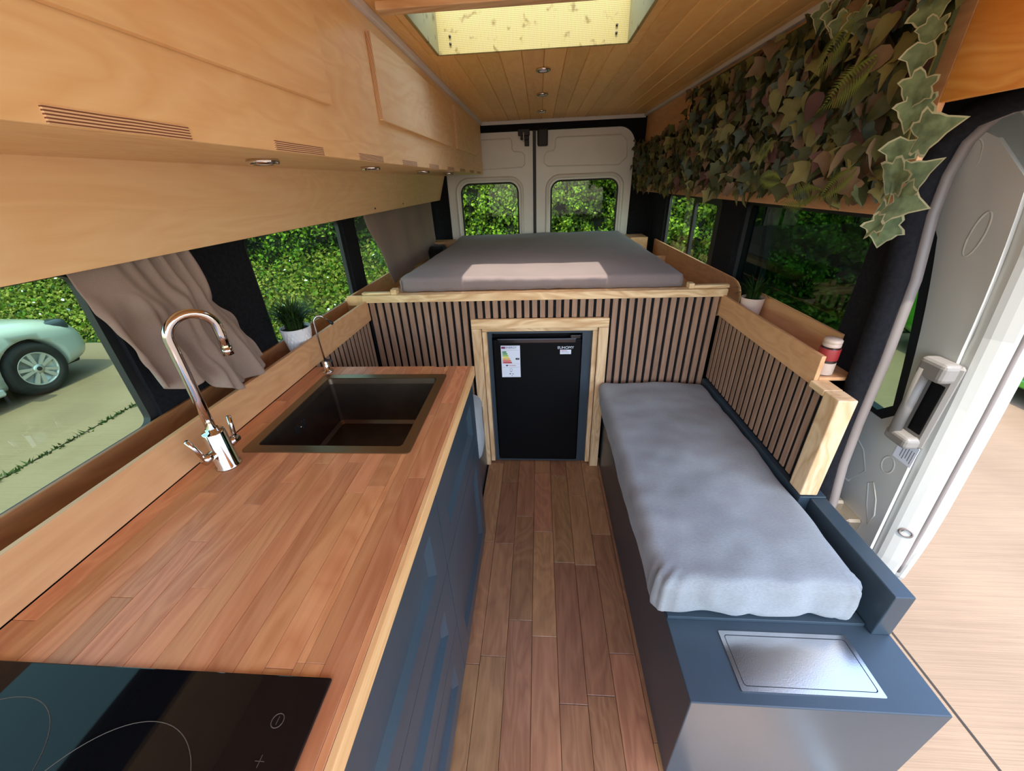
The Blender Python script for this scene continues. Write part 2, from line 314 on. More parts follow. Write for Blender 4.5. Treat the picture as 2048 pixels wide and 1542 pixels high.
def soft_box(name, x0, x1, y0, y1, z0, z1, r, mat, parent=None, res=0.02, amp=0.004, fr=9, disp=None):
    c = Vector(((x0+x1)/2, (y0+y1)/2, (z0+z1)/2)); s = Vector((x1-x0, y1-y0, z1-z0)); bm = bmesh.new()
    grid = {}
    nx, ny, nz_ = [max(3, int(round(a/res))) for a in s]
    def vert(i, j, k):
        key = (i, j, k)
        if key not in grid:
            p = Vector((x0+s.x*i/nx, y0+s.y*j/ny, z0+s.z*k/nz_))
            q = Vector((min(max(p.x, x0+r), x1-r), min(max(p.y, y0+r), y1-r), min(max(p.z, z0+r), z1-r)))
            d = p-q
            nn = d.normalized() if d.length > 1e-6 else Vector((0, 0, 1))
            if d.length > 1e-6: p = q+nn*r
            e = (noise.noise(p*fr)+0.5*noise.noise(p*fr*2.3))*amp
            if disp: e += disp(p, nn)
            grid[key] = bm.verts.new(p+nn*e)
        return grid[key]
    def quad(a, b_, c_, d): bm.faces.new((vert(*a), vert(*b_), vert(*c_), vert(*d)))
    for i in range(nx):
        for j in range(ny):
            quad((i, j, nz_), (i+1, j, nz_), (i+1, j+1, nz_), (i, j+1, nz_)); quad((i, j, 0), (i, j+1, 0), (i+1, j+1, 0), (i+1, j, 0))
    for i in range(nx):
        for k in range(nz_):
            quad((i, 0, k), (i+1, 0, k), (i+1, 0, k+1), (i, 0, k+1)); quad((i, ny, k), (i, ny, k+1), (i+1, ny, k+1), (i+1, ny, k))
    for j in range(ny):
        for k in range(nz_):
            quad((0, j, k), (0, j, k+1), (0, j+1, k+1), (0, j+1, k)); quad((nx, j, k), (nx, j+1, k), (nx, j+1, k+1), (nx, j, k+1))
    return from_bm(name, bm, mat, parent, smooth=True)
def text(name, body, size, loc, rot, mat, parent=None, ext=0.0003, align='CENTER'):
    cu = bpy.data.curves.new(name, 'FONT'); cu.body = body; cu.size = size; cu.extrude = ext; cu.align_x = align; cu.align_y = 'CENTER'
    o = bpy.data.objects.new(name+'_tmp', cu); C.objects.link(o); o.rotation_euler = rot; o.location = loc
    bpy.context.view_layer.update(); me = bpy.data.meshes.new_from_object(o.evaluated_get(bpy.context.evaluated_depsgraph_get())); me.transform(o.matrix_world)
    bpy.data.objects.remove(o); me.materials.clear(); me.materials.append(M[mat]); me.name = name
    return link(name, me, parent)
def piece(name, me, loc, parent, rot=None):
    o = link(name, me, parent); o.location = loc
    if rot: o.rotation_euler = rot
    return o
def boxmesh(name, sx, sy, sz, mat, bev=0.0015):
    bm = bmesh.new(); bm_box(bm, -sx/2, sx/2, -sy/2, sy/2, -sz/2, sz/2, bev, 1); bmesh.ops.recalc_face_normals(bm, faces=bm.faces)
    me = bpy.data.meshes.new(name); bm.to_mesh(me); bm.free(); me.materials.append(M[mat]); return me

GZ = -0.6            # the ground lies 0.6 m below the van's floor
CEIL = 2.06; YB = 1.957; YR = 3.95; YF = -0.75
# ================================================================== SETTING
# --- ground
g = mk('ground', [(-40, -40, GZ), (40, -40, GZ), (40, 6.0, GZ), (-40, 6.0, GZ)], [(0, 1, 2, 3)], 'concrete'); tag(g, 'pale broom-finished concrete of the parking area', 'ground', kind='structure')
for i, (xa, ya, xb, yb, wd) in enumerate(((-4.75, -20, -4.85, 5.9, 0.02), (1.885, -20, 1.87, 5.9, 0.012), (-20, 0.9, 14, 0.62, 0.012))):
    if i == 2: continue
    mk('joint', [(xa-wd/2, ya, GZ+.002), (xa+wd/2, ya, GZ+.002), (xb+wd/2, yb, GZ+.002), (xb-wd/2, yb, GZ+.002)], [(0, 1, 2, 3)], 'soil', g)
# weeds in the joint beside the white car
V = []; F = []
for i in range(260):
    y = random.choice((3.5, 2.9, 2.45, 3.75, 2.1))+random.gauss(0, .22); x = -4.83+random.gauss(0, .022); h_ = random.uniform(.01, .05); a = random.uniform(0, 6.3); d = .012
    k = len(V); V += [(x-d*math.cos(a), y-d*math.sin(a), GZ), (x+d*math.cos(a), y+d*math.sin(a), GZ), (x+random.gauss(0, .03), y+random.gauss(0, .03), GZ+h_)]; F.append((k, k+1, k+2))
wd_ = mk('joint_weeds', V, F, 'hedge_dark', g); wd_['kind'] = 'stuff'
# --- floor with planks
fl = plate('floor', [(-1.03, YF), (.46, YF), (.46, .50), (1.03, .50), (1.03, YR), (-1.03, YR)], [], 'z', -.04, -.0125, 'black_lining'); tag(fl, 'brown oak plank floor of the van aisle', kind='structure')
PW = 0.098; plank_cache = {}
for c in range(-4, 5):
    xc = -0.033+PW*(c+.5)
    if xc < -0.36 or xc > 0.46: continue
    y = YF+0.11*((c*5) % 7)-0.3
    k = 0
    while y < 2.0:
        ln = (0.52, 0.61, 0.45, 0.56)[(c*3+k*2) % 4]; k += 1
        y0 = max(y, YF); y1 = min(y+ln, 2.02); y += ln
        if y1-y0 < 0.05: continue
        key = round(y1-y0, 3)
        if key not in plank_cache: plank_cache[key] = boxmesh('plank', PW-0.0012, y1-y0-0.0012, 0.012, 'plank_oak', 0.0012)
        piece('plank', plank_cache[key], (xc, (y0+y1)/2, -0.006), fl)
box('unseen_step_well', .40, .99, YF, .56, -.36, -.33, 'step_bounce', fl)  # unseen step, its warm tone added to bounce light onto the bench front
# --- walls (black carpet-lined shell) and windows
def outline(y0, y1, z0, z1): return [(y0, z0), (y1, z0), (y1, z1), (y0, z1)]
LW = [(-0.62, .835, 1.035, 1.475), (1.36, 2.12, 1.035, 1.475), (2.27, 3.80, 1.035, 1.475)]
wl = plate('wall_left', outline(YF, YR+.05, -.04, 2.14), [rrect(a, b_, c_, d, .05) for a, b_, c_, d in LW], 'x', -1.05, -1.03, 'black_lining'); tag(wl, 'black carpet-lined left van wall with window cut-outs', kind='structure')
wi = 0
def window(n_, poly_args, x, tint, label, side, mull=None):
    a, b_, c_, d = poly_args
    o = empty('window_%d' % n_, (x, (a+b_)/2, c_), label, kind='structure')
    plate('window_frame', rrect(a-.012, b_+.012, c_-.012, d+.012, .06), [rrect(a+.022, b_-.022, c_+.022, d-.022, .025)], 'x', x-.012*side, x+.008*side, 'black_rubber', o)
    plate('pane', rrect(a, b_, c_, d, .05), [], 'x', x+.010*side, x+.013*side, tint, o)
    return o
window(1, LW[0], -1.055, 'tint_glass', 'large tinted side window behind the gathered curtain and kitchen tap', -1)
window(2, LW[1], -1.055, 'tint_glass', 'tinted side window behind the white potted grass plant', -1)
window(3, LW[2], -1.055, 'tint_glass', 'tinted side window half covered by the flat grey curtain', -1)
# right wall: jamb of the sliding-door opening
JAMB = [(1.085, 0.0), (1.09, .30), (1.098, .54), (1.124, .69), (1.136, .85), (1.143, 1.08), (1.161, 1.316), (1.195, 1.48), (1.20, 1.575), (1.185, 1.65), (1.14, 1.70), (1.06, 1.722), (.95, 1.73)]
RW = [(1.34, 2.24, .93, 1.478), (2.475, 3.55, 1.03, 1.478)]
outl = [(y, z_) for y, z_ in JAMB]+[(.95, 2.14), (YR+.05, 2.14), (YR+.05, 0.0)]
outl = outl[::-1]
wr = plate('wall_right', outl, [rrect(a, b_, c_, d, .05) for a, b_, c_, d in RW], 'x', 1.033, 1.058, 'black_lining'); tag(wr, 'black carpet-lined right van wall beside the sliding door opening', kind='structure')
# carpet-covered jamb roll and rubber seal following the opening
tube('jamb_lining', [(1.018, y+.026, z_) for y, z_ in JAMB[1:]], .030, 'black_lining', wr, 10)
tube('door_seal', [(1.052, y+.004, z_) for y, z_ in JAMB[1:]], .016, 'seal_grey', wr, 10)
window(4, RW[0], 1.066, 'privacy_glass', 'dark side window behind the right-hand slatted panel', 1)
w5 = window(5, RW[1], 1.066, 'rear_glass', 'side window with inner sliding pane beside the bed', 1)
plate('sliding_frame', rrect(2.485, 2.94, 1.04, 1.468, .03), [rrect(2.55, 2.90, 1.075, 1.437, .03)], 'x', 1.038, 1.058, 'black_rubber', w5)
lathe('catch', [(.001, -.012), (.022, -.010), (.026, 0), (.022, .010), (.001, .012)], 0, 0, 'black_rubber', w5, 14).matrix_local = Matrix.Translation((1.034, 2.92, 1.15)) @ Matrix.Rotation(math.pi/2, 4, 'Y') @ Matrix.Diagonal((2.2, 1.3, 1, 1))
w5.children[-1].matrix_parent_inverse = Matrix.Translation(-w5.location)
# header above the sliding door + right upper panel
hd = empty('trim_1', (.9, .6, 1.72), 'orange varnished pine header above the sliding door opening', kind='structure')
box('pine_panel', .895, .912, YF, 1.12, 1.722, CEIL, 'header_pine', hd)
box('header_core', .915, 1.032, YF, 1.0, 1.735, CEIL, 'black_lining', hd, 0)
pr = box('upper_panel', .895, .91, 1.12, YR-.03, 1.487, CEIL, 'tray_ply'); tag(pr, 'plain plywood panel carrying the artificial ivy', 'wall panel')
# roof shell outside
SX0, SX1, SY0, SY1 = -.398, .342, 1.475, 1.965
rf = plate('ceiling', [(-1.05, YF), (1.03, YF), (1.03, YR+.05), (-1.05, YR+.05)], [[(SX0-.02, SY0-.02), (SX1+.02, SY0-.02), (SX1+.02, SY1+.02), (SX0-.02, SY1+.02)]], 'z', 2.075, 2.13, 'white_trim'); tag(rf, 'tongue-and-groove pine board ceiling with a rooflight opening', kind='structure')
BW = 0.092; x = -.53; k = 0; bc = {}
while x < .90:
    x1 = min(x+BW, .90)
    segs = [(YF, YR-.0)]
    if x1 > SX0-.004 and x < SX1+.004: segs = [(YF, SY0-.004), (SY1+.004, YR)]
    # boards that only partly meet the opening are cut to it
    parts = []
    if len(segs) == 2 and (x < SX0-.004 or x1 > SX1+.004):
        xa, xb = (x, SX0-.004) if x < SX0-.004 else (SX1+.004, x1)
        parts = [(x, x1, *segs[0]), (xa, xb, SY0-.004, SY1+.004), (x, x1, *segs[1])]
    else: parts = [(x, x1, *s) for s in segs]
    for xa, xb, ya, yb in parts:
        key = (round(xb-xa, 4), round(yb-ya, 3))
        if key not in bc: bc[key] = boxmesh('ceiling_board', key[0]-.001, key[1], .014, 'ceiling_pine', .003)
        piece('ceiling_board', bc[key], ((xa+xb)/2, (ya+yb)/2, CEIL+.007), rf)
    x = x1
# white ceiling trims
def trim(n_, a, label): o = box('trim_%d' % n_, *a, 'white_trim', bev=.003); tag(o, label, kind='structure')
trim(2, (-.507, -.484, YF, YR, CEIL-.022, CEIL), 'white strip between overhead cabinet and ceiling')
trim(3, (.872, .894, YF, YR, CEIL-.018, CEIL), 'white strip between ceiling and ivy-covered panel')
trim(4, (-.5, .885, YR-.022, YR-.002, CEIL-.028, CEIL), 'white strip along the rear end of the ceiling')
# --- skylight
sk = empty('window_6', (-.03, 1.72, CEIL), 'rooflight with pale plywood lining and painted flyscreen shadow', kind='structure')
LZ = 2.205
box('lining_board', SX0-.012, SX1+.012, SY1, SY1+.012, CEIL-.002, LZ, 'skylight_ply_screen_shadow', sk)
box('lining_board', SX0-.012, SX1+.012, SY0-.012, SY0, CEIL-.002, LZ, 'skylight_ply_screen_shadow', sk)
box('lining_board', SX0-.012, SX0, SY0, SY1, CEIL-.002, LZ, 'skylight_ply_screen_shadow', sk)
box('lining_board', SX1, SX1+.012, SY0, SY1, CEIL-.002, LZ, 'skylight_ply_screen_shadow', sk)
box('sun_patch_blind', SX0+.003, SX1-.003, SY0, SY0+.075, LZ-.03, LZ, 'grey_plastic', sk)  # unseen blind, added to cut the near edge of the sun patch
box('pine_batten', SX0-.06, SX1+.06, SY0-.05, SY0-.003, CEIL-.02, CEIL, 'pine_x', sk)
box('roof_pane', SX0-.03, SX1+.03, SY0-.03, SY1+.03, LZ+.01, LZ+.016, 'clear_glass', sk, 0)
for sx in (-.349, .297):
    for sz in (2.114, 2.091): lathe('screw', [(.0045, 0), (.0045, .003)], 0, 0, 'screw_dark', sk, 10).matrix_basis = Matrix.Translation((sx, SY1-.001, sz)) @ Matrix.Rotation(math.pi/2, 4, 'X')
# --- rear wall and rear doors
def door_outline(xa, xb, z0, z1, rl, rr):
    out = [(xa, z0), (xb, z0)]
    for k in range(9):
        a = math.pi/2*k/8; out.append((xb-rr+rr*math.cos(a), z1-rr+rr*math.sin(a)))
    for k in range(9):
        a = math.pi/2*(1+k/8); out.append((xa+rl+rl*math.cos(a), z1-rl+rl*math.sin(a)))
    return out
wrr = plate('wall_rear', [(-1.05, -.04), (1.03, -.04), (1.03, 2.13), (-1.05, 2.13)], [door_outline(-.845, .825, .1, 1.985, .12, .14)], 'y', YR-.02, YR+.05, 'black_lining'); tag(wrr, 'black lined rear door surround', kind='structure')
def groove(name, pts, parent, r=.005, mat='rear_door_paint'):
    return tube(name, [(p[0], YR-.002, p[1]) for p in pts], r, mat, parent, 6, closed=True)
def rear_door(n_, xa, xb, win, label, stamp, rl, rr):
    o = empty('door_%d' % n_, ((xa+xb)/2, YR, .1), label, kind='structure')
    wr_ = rrect(*win, .09, 8)
    plate('door_skin', door_outline(xa, xb, .1, 1.98, rl, rr), [wr_], 'y', YR, YR+.045, 'rear_door_paint', o)
    a, b_, c_, d = win
    tube('window_surround', [(p[0], YR-.004, p[1]) for p in rrect(a-.03, b_+.03, c_-.03, d+.03, .11, 8)], .016, 'rear_door_paint', o, 8, True)
    tube('window_seal', [(p[0], YR+.012, p[1]) for p in rrect(a+.004, b_-.004, c_+.004, d-.004, .085, 8)], .011, 'black_rubber', o, 8, True)
    plate('pane', wr_, [], 'y', YR+.03, YR+.034, 'rear_glass', o)
    groove('stamped_edge', stamp, o)
    return o
d1 = rear_door(1, -.84, -.052, (-.725, -.187, .98, 1.60), 'white metal rear door on the driver side with rounded window',
    [(-.70, 1.93), (-.25, 1.93), (-.235, 1.915), (-.235, 1.85), (-.22, 1.835), (-.15, 1.828), (-.128, 1.80), (-.128, 1.735), (-.15, 1.712), (-.70, 1.70)], .12, .015)
d2 = rear_door(2, -.030, .82, (.102, .712, .98, 1.60), 'white metal rear door with rounded window beside the ivy end',
    [(.16, 1.925), (.70, 1.92), (.75, 1.88), (.76, 1.76), (.70, 1.70), (.08, 1.71), (.045, 1.735), (.045, 1.79), (.07, 1.82), (.125, 1.828), (.14, 1.845), (.14, 1.91)], .015, .14)
box('centre_seal', -.055, -.027, YR-.012, YR-.0005, .1, 1.985, 'black_rubber', d2, .004)
boxes('latch', [(-.18, -.08, YR-.03, YR-.002, 1.945, 1.995), (-.16, -.085, YR-.028, YR-.002, 1.915, 1.945), (-.125, -.085, YR-.024, YR-.002, 1.868, 1.915)], 'black_rubber', d1, .004)
box('latch_rod', -.137, -.128, YR-.034, YR-.028, 1.90, 1.97, 'hinge_metal', d1)
box('latch_cover', -.014, .076, YR-.04, YR-.002, 1.862, 1.992, 'black_rubber', d2, .014, 3)
# ================================================================== LEFT SIDE
# lower wall panel (slightly leaning) under the overhead cabinet
V = [(-.853, YF, 1.668), (-.853, 3.92, 1.668), (-.918, 3.92, 1.472), (-.918, YF, 1.472)]
V += [(v[0]-.012, v[1], v[2]) for v in V]
o = mk('wall_panel', V, [(0, 1, 2, 3), (7, 6, 5, 4), (0, 4, 5, 1), (2, 6, 7, 3), (3, 7, 4, 0), (1, 5, 6, 2)], 'ply_panel'); tag(o, 'pale birch plywood panel between overhead cabinet and side windows', 'wall panel')
for yy in (2.30, 2.80): lathe('screw', [(.006, 0), (.006, .003)], 0, 0, 'screw_dark', o, 10).matrix_basis = Matrix.Translation((-.9105, yy, 1.497)) @ Matrix.Rotation(math.pi/2-.32, 4, 'Y')
oc = empty('overhead_cabinet', (-.7, 1.6, 1.668), 'long birch plywood overhead cabinet above the kitchen worktop', 'cabinet')
box('front_panel', -.515, -.5, YF, 3.9, 1.668, CEIL-.022, 'birch_ply', oc)
box('underside', -.862, -.516, YF, 3.9, 1.668, 1.684, 'birch_ply', oc)
box('end_panel', -.95, -.516, 3.885, 3.9, 1.685, CEIL-.023, 'birch_ply', oc)
for ya, yb, za, zb in ((-.5, 1.085, 1.775, 2.0), (1.43, 2.50, 1.785, 2.0), (2.695, 3.52, 1.79, 2.005)):
    dr = box('door', -.499, -.486, ya, yb, za, zb, 'birch_ply', oc, .0015)
    boxes('ply_edge', [(-.4985, -.4865, ya-.0012, ya+.0003, za+.002, zb-.002)], 'ply_edge_x', dr, 0)
jm = boxmesh('finger_joint', .004, .185, .0165, 'ply_edge', .0004)
for k in range(10): piece('finger_joint', jm, (-.4995, .05+.0965+.388*k, 1.6775), oc)
def downlight(x, y, z, label, group):
    o = empty('downlight', (x, y, z), label, 'light', group)
    lathe('bezel', [(.034, z), (.036, z-.004), (.034, z-.011), (.024, z-.012), (.022, z-.007), (.001, z-.007)], x, y, 'chrome', o, 28)
    lathe('lens', [(.021, z-.0072), (.018, z-.011), (.001, z-.0125)], x, y, 'white_print', o, 24)
for x, y, lb in ((-.648, 1.01, 'round chrome downlight under the cabinet above the kitchen tap'), (-.62, 1.595, 'round chrome downlight under the cabinet above the pot plant'), (-.60, 2.25, 'round chrome downlight under the cabinet over the bed foot'), (-.59, 2.85, 'round chrome downlight under the cabinet near the rear doors')):
    downlight(x, y, 1.668, lb, 'downlights under the overhead cabinet')
for y, lb in ((2.279, 'round chrome ceiling downlight next to the rooflight'), (2.862, 'round chrome ceiling downlight, middle one of the row of three'), (3.50, 'round chrome ceiling downlight next to the rear doors')):
    downlight(.02, y, CEIL, lb, 'downlights in the pine ceiling')
# window trough, left
CZ = .966
tr = empty('ledge_trough', (-.97, .7, 1.0), 'plywood window-ledge trough behind the kitchen worktop', 'shelf')
box('front_board', -.921, -.906, YF, 1.955, CZ+.001, 1.074, 'tray_ply', tr)
box('back_board', -1.029, -1.017, YF, 1.955, 1.0, 1.073, 'trough_brown', tr)
box('base_board', -1.017, -.921, YF, 1.955, 1.0, 1.012, 'trough_brown', tr)
# slatted panel, left side above the worktop end
def slat_panel(name, loc, label, cat='slatted panel'):
    return empty(name, loc, label, cat)
SP = .0405; SWD = .0265
sl_l = slat_panel('slatted_panel', (-.91, 1.7, .44), 'short slatted oak panel on the driver side behind the small tap')
box('felt_backing', -.928, -.9215, 1.30, 1.95, .44, .964, 'black_lining', sl_l, 0)
me = boxmesh('slat', .005, .0255, .52, 'slat_oak', .001); y = 1.93
while y > 1.38: piece('slat', me, (-.9185, y, .703), sl_l); y -= SP
# slatted bed partition
sl_b = slat_panel('slatted_panel', (0, YB, .43), 'wide slatted oak partition below the bed around the fridge')
box('felt_backing', -.92, -.362, YB+.012, YB+.02, .43, 1.063, 'black_lining', sl_b, 0)
box('felt_backing', .36, .9, YB+.012, YB+.02, .43, 1.063, 'black_lining', sl_b, 0)
box('felt_backing', -.362, .36, YB+.012, YB+.02, .965, 1.063, 'black_lining', sl_b, 0)
m1 = boxmesh('slat', SWD, .011, .628, 'slat_oak', .001); m2 = boxmesh('slat', SWD, .011, .098, 'slat_oak', .001)
x = -.888
while x < .889:
    if -.335 < x < .333: piece('slat', m2, (x, YB+.006, 1.014), sl_b)
    else: piece('slat', m1, (x, YB+.006, .749), sl_b)
    x += .0411
# slatted panel, right side behind the bench
sl_r = slat_panel('slatted_panel', (.905, 1.5, .63), 'slatted oak backrest panel behind the grey bench cushion')
box('felt_backing', .9115, .92, 1.115, 1.955, .61, .966, 'black_lining', sl_r, 0)
me = boxmesh('slat', .005, .0255, .345, 'slat_oak', .001); y = 1.935
while y > 1.12: piece('slat', me, (.9085, y, .793), sl_r); y -= SP
bm = bmesh.new(); bm_box(bm, .888, .945, 1.05, 1.115, .615, .988, .004); from_bm('end_post', bm, 'pine_z', sl_r)
box('corner_cap', .888, .945, 1.116, 1.188, .966, .988, 'pine_y', sl_r, .003)
# worktop from staves, with the sink opening
wt = empty('worktop', (-.58, .4, CZ-.04), 'oiled beech butcher-block worktop with sink and hob', 'worktop')
HX0, HX1, HY0, HY1 = -.818, -.356, .815, 1.276
XL, XR, YE = -.905, -.268, 1.362
SW = .0446; x = XL; c = 0
stcache = {}
def stave(xa, xb, ya, yb):
    key = (round(xb-xa, 4), round(yb-ya, 3))
    if key not in stcache: stcache[key] = boxmesh('stave', key[0]-.0004, key[1]-.0004, .04, 'beech', .0006)
    piece('stave', stcache[key], ((xa+xb)/2, (ya+yb)/2, CZ-.02), wt)
while x < XR-.01:
    x1 = min(x+SW, XR); y = -.55-random.uniform(0, .4)
    while y < YE:
        ln = random.uniform(.26, .75); ya, yb = max(y, -.55), min(y+ln, YE); y += ln
        if yb-ya < .01: continue
        # cut against the sink opening
        cols = [(x, x1)]
        if x < HX0 < x1: cols = [(x, HX0), (HX0, x1)]
        elif x < HX1 < x1: cols = [(x, HX1), (HX1, x1)]
        for xa, xb in cols:
            if xb-xa < .002: continue
            inside = xa >= HX0-1e-6 and xb <= HX1+1e-6
            for p, q in (((ya, min(yb, HY0)), (max(ya, HY1), yb)) if inside else ((ya, yb),)) if inside else ((ya, yb),):
                if q-p > .004: stave(xa, xb, p, q)
    x = x1; c += 1
box('front_edge', -.268, -.256, -.55, YE, CZ-.04, CZ, 'beech_edge', wt, .002)
# sink
sk_ = empty('kitchen_sink', (-.587, 1.045, CZ-.2), 'square brushed bronze-toned sink set into the worktop', 'sink')
plate('rim', rrect(-.826, -.348, .806, 1.285, .012, 4), [rrect(-.796, -.378, .836, 1.255, .012, 4)], 'z', CZ-.001, CZ+.003, 'sink_rim', sk_)
bz = CZ-.19; loops = []
for (xa, xb, ya, yb, z_) in ((-.796, -.378, .836, 1.255, CZ-.001), (-.793, -.381, .839, 1.252, CZ-.02), (-.788, -.386, .844, 1.247, bz+.012), (-.778, -.396, .854, 1.237, bz)):
    loops.append([(p[0], p[1], z_) for p in rrect(xa, xb, ya, yb, .012, 4)])
V = [v for l in loops for v in l]; nL = len(loops[0]); F = []
for i in range(3):
    for k in range(nL): F.append((i*nL+k, i*nL+(k+1) % nL, (i+1)*nL+(k+1) % nL, (i+1)*nL+k))
F.append(tuple(3*nL+k for k in range(nL)))
bwl = mk('bowl', V, F, 'sink_metal', sk_)
lathe('drain', [(.04, bz+.001), (.038, bz+.004), (.02, bz+.002), (.001, bz+.002)], -.587, 1.045, 'steel', sk_)
for k in (-2, -1, 1, 2): box('overflow_slot', -.7925, -.7895, 1.02+k*.012-.003, 1.02+k*.012+.003, CZ-.075, CZ-.045, 'black_rubber', bwl, .001)
lathe('overflow_screw', [(.004, 0), (.003, .003), (.001, .004)], 0, 0, 'chrome', bwl, 12).matrix_basis = Matrix.Translation((-.791, 1.02, CZ-.06)) @ Matrix.Rotation(math.pi/2, 4, 'Y')
# kitchen tap
tp = empty('kitchen_tap', (-.82, .754, CZ), 'tall chrome swan-neck mixer tap with two levers', 'tap'); tx, ty = -.82, .754
lathe('tap_body', [(.030, CZ), (.030, CZ+.004), (.026, CZ+.007), (.0255, CZ+.105), (.023, CZ+.108), (.014, CZ+.109), (.014, CZ+.116), (.001, CZ+.116)], tx, ty, 'chrome', tp, 36)
dn = Vector((.55, .83, 0)).normalized(); R_ = .048; pts = [(tx, ty, CZ+.10), (tx, ty, CZ+.2), (tx, ty, 1.315)]
for k in range(1, 15):
    a = math.pi*k/15*1.0; pts.append(Vector((tx, ty, 1.315))+dn*(R_-R_*math.cos(a))+Vector((0, 0, R_*math.sin(a))))
pts += [Vector((tx, ty, 1.30))+dn*2*R_, Vector((tx, ty, 1.262))+dn*2*R_]
tube('spout', pts, .0112, 'chrome', tp, 20)
cyl('aerator', Vector((tx, ty, 1.268))+dn*2*R_, Vector((tx, ty, 1.248))+dn*2*R_, .0124, 'chrome', tp)
for s, lean in ((-1, (-.012, -.024)), (1, (.0, .012))):
    bx_, by_ = tx+.004*s, ty+s*.024
    lv = cyl('lever_hub', (bx_, by_, CZ+.052), (bx_, ty+s*.052, CZ+.052), .012, 'chrome', tp)
    tube('lever', [(bx_, ty+s*.046, CZ+.052), (bx_+lean[0], ty+s*.05+lean[1]*.4, CZ+.118)], [.0062, .0056], 'chrome', lv, 12)
# little filter tap
f = empty('filter_tap', (-.83, 1.318, CZ), 'small slim chrome drinking-water tap with black lever', 'tap'); fx, fy = -.83, 1.318
lathe('tap_base', [(.022, CZ), (.021, CZ+.004), (.011, CZ+.006), (.011, CZ+.035), (.008, CZ+.045), (.005, CZ+.05)], fx, fy, 'chrome', f, 24)
dn = Vector((.75, .66, 0)).normalized(); pts = [(fx, fy, CZ+.045), (fx-.002, fy, CZ+.12), (fx-.002, fy, 1.165)]
for k in range(1, 8):
    a = math.pi*.72*k/7; pts.append(Vector((fx-.002, fy, 1.165))+dn*(.02-.02*math.cos(a))+Vector((0, 0, .022*math.sin(a))))
e_ = Vector(pts[-1]); pts.append(e_+dn*.02+Vector((0, 0, -.022)))
tube('spout', pts, .0036, 'chrome', f, 12)
cyl('outlet', pts[-1], pts[-1]+dn*.011+Vector((0, 0, -.013)), .0055, 'black_rubber', f, 12)
tube('lever', [(fx, fy, CZ+.048), (fx+.028, fy-.006, CZ+.052), (fx+.034, fy-.008, CZ+.048)], [.006, .005, .003], 'black_rubber', f, 10)
# hob
hb = empty('induction_hob', (-.56, .02, CZ), 'black glass two-zone induction hob let into the worktop', 'hob')
box('glass_plate', -.86, -.303, -.25, .279, CZ+.0005, CZ+.006, 'hob_glass', hb, .0015)
def ring(cx, cy, r, n_=72): return [(cx+r*math.cos(2*math.pi*k/n_), cy+r*math.sin(2*math.pi*k/n_), CZ+.0062) for k in range(n_)]
tube('zone_ring', ring(-.738, .122, .113), .0005, 'hob_line', hb, 6, True); tube('zone_ring', ring(-.52, .105, .112), .0005, 'hob_line', hb, 6, True)
tube('key_ring', [(-.352+.008*math.cos(a*.2618), .226+.008*math.sin(a*.2618), CZ+.0062) for a in range(24)], .0005, 'hob_line', hb, 6, True)
box('key_mark', -.3523, -.3517, .2215, .2305, CZ+.006, CZ+.0064, 'hob_line', hb, 0)
boxes('key_mark', [(-.356, -.344, .1847, .1853, CZ+.006, CZ+.0064), (-.3503, -.3497, .179, .191, CZ+.006, CZ+.0064)], 'hob_line', hb, 0)
# base units with shaker fronts
def shaker(parent, name, ya, yb, za, zb, xf=-.27, fr=.082):
    """front with a bevelled recessed panel; outer face at x = xf"""
    t_ = .018; b_ = .026; ins = .013
    o4 = [(ya, za), (yb, za), (yb, zb), (ya, zb)]; i4 = [(ya+fr, za+fr*.95), (yb-fr, za+fr*.95), (yb-fr, zb-fr*.95), (ya+fr, zb-fr*.95)]
    p4 = [(a+s*b_, c+q*b_) for (a, c), s, q in zip(i4, (1, -1, -1, 1), (1, 1, -1, -1))]
    V = [(xf, *p) for p in o4]+[(xf, *p) for p in i4]+[(xf-ins, *p) for p in p4]+[(xf-t_, *p) for p in o4]
    F = [(8, 9, 10, 11), (15, 14, 13, 12)]
    for k in range(4):
        j = (k+1) % 4; F += [(k, j, 4+j, 4+k), (4+k, 4+j, 8+j, 8+k), (12+k, 12+j, j, k)]
    bm = bmesh.new(); vs = [bm.verts.new(v) for v in V]
    for f_ in F: bm.faces.new([vs[i] for i in f_])
    return from_bm(name, bm, 'slate_paint', parent)
def unit(ya, yb, label, fronts):
    o = empty('base_unit', (-.58, (ya+yb)/2, 0), label, 'cabinet', 'slate blue kitchen base units')
    pl = .018
    boxes('carcass', [(-.90, -.29, ya, ya+pl, .055, CZ-.042), (-.90, -.29, yb-pl, yb, .055, CZ-.042), (-.90, -.29, ya+pl, yb-pl, .055, .073), (-.90, -.88, ya+pl, yb-pl, .073, CZ-.042)], 'slate_paint', o)
    box('plinth', -.9, -.30, ya, yb, .001, .054, 'slate_paint', o)
    for nm, za, zb in fronts: shaker(o, nm, ya+.0015, yb-.0015, za+.0015, zb-.0015)
unit(-.20, .7315, 'slate blue base unit of three wide drawers below the hob', (('drawer', .615, .922), ('drawer', .345, .615), ('drawer', .058, .345)))
unit(.7325, 1.355, 'slate blue base unit with drawer over door below the sink', (('drawer', .615, .922), ('door', .058, .615)))
# seat behind the worktop: box and cushion
sb = empty('seat_box', (-.6, 1.65, 0), 'slate blue box seat behind the base units', 'seat')
box('body', -.90, -.335, 1.358, 1.928, .001, .44, 'slate_paint', sb, .003)
sc = soft_box('seat_cushion', -.89, -.262, 1.372, 1.53, .455, .765, .05, 'cushion_fabric', None, .02, .006); tag(sc, 'grey fabric cushion upright behind the base units', 'cushion')
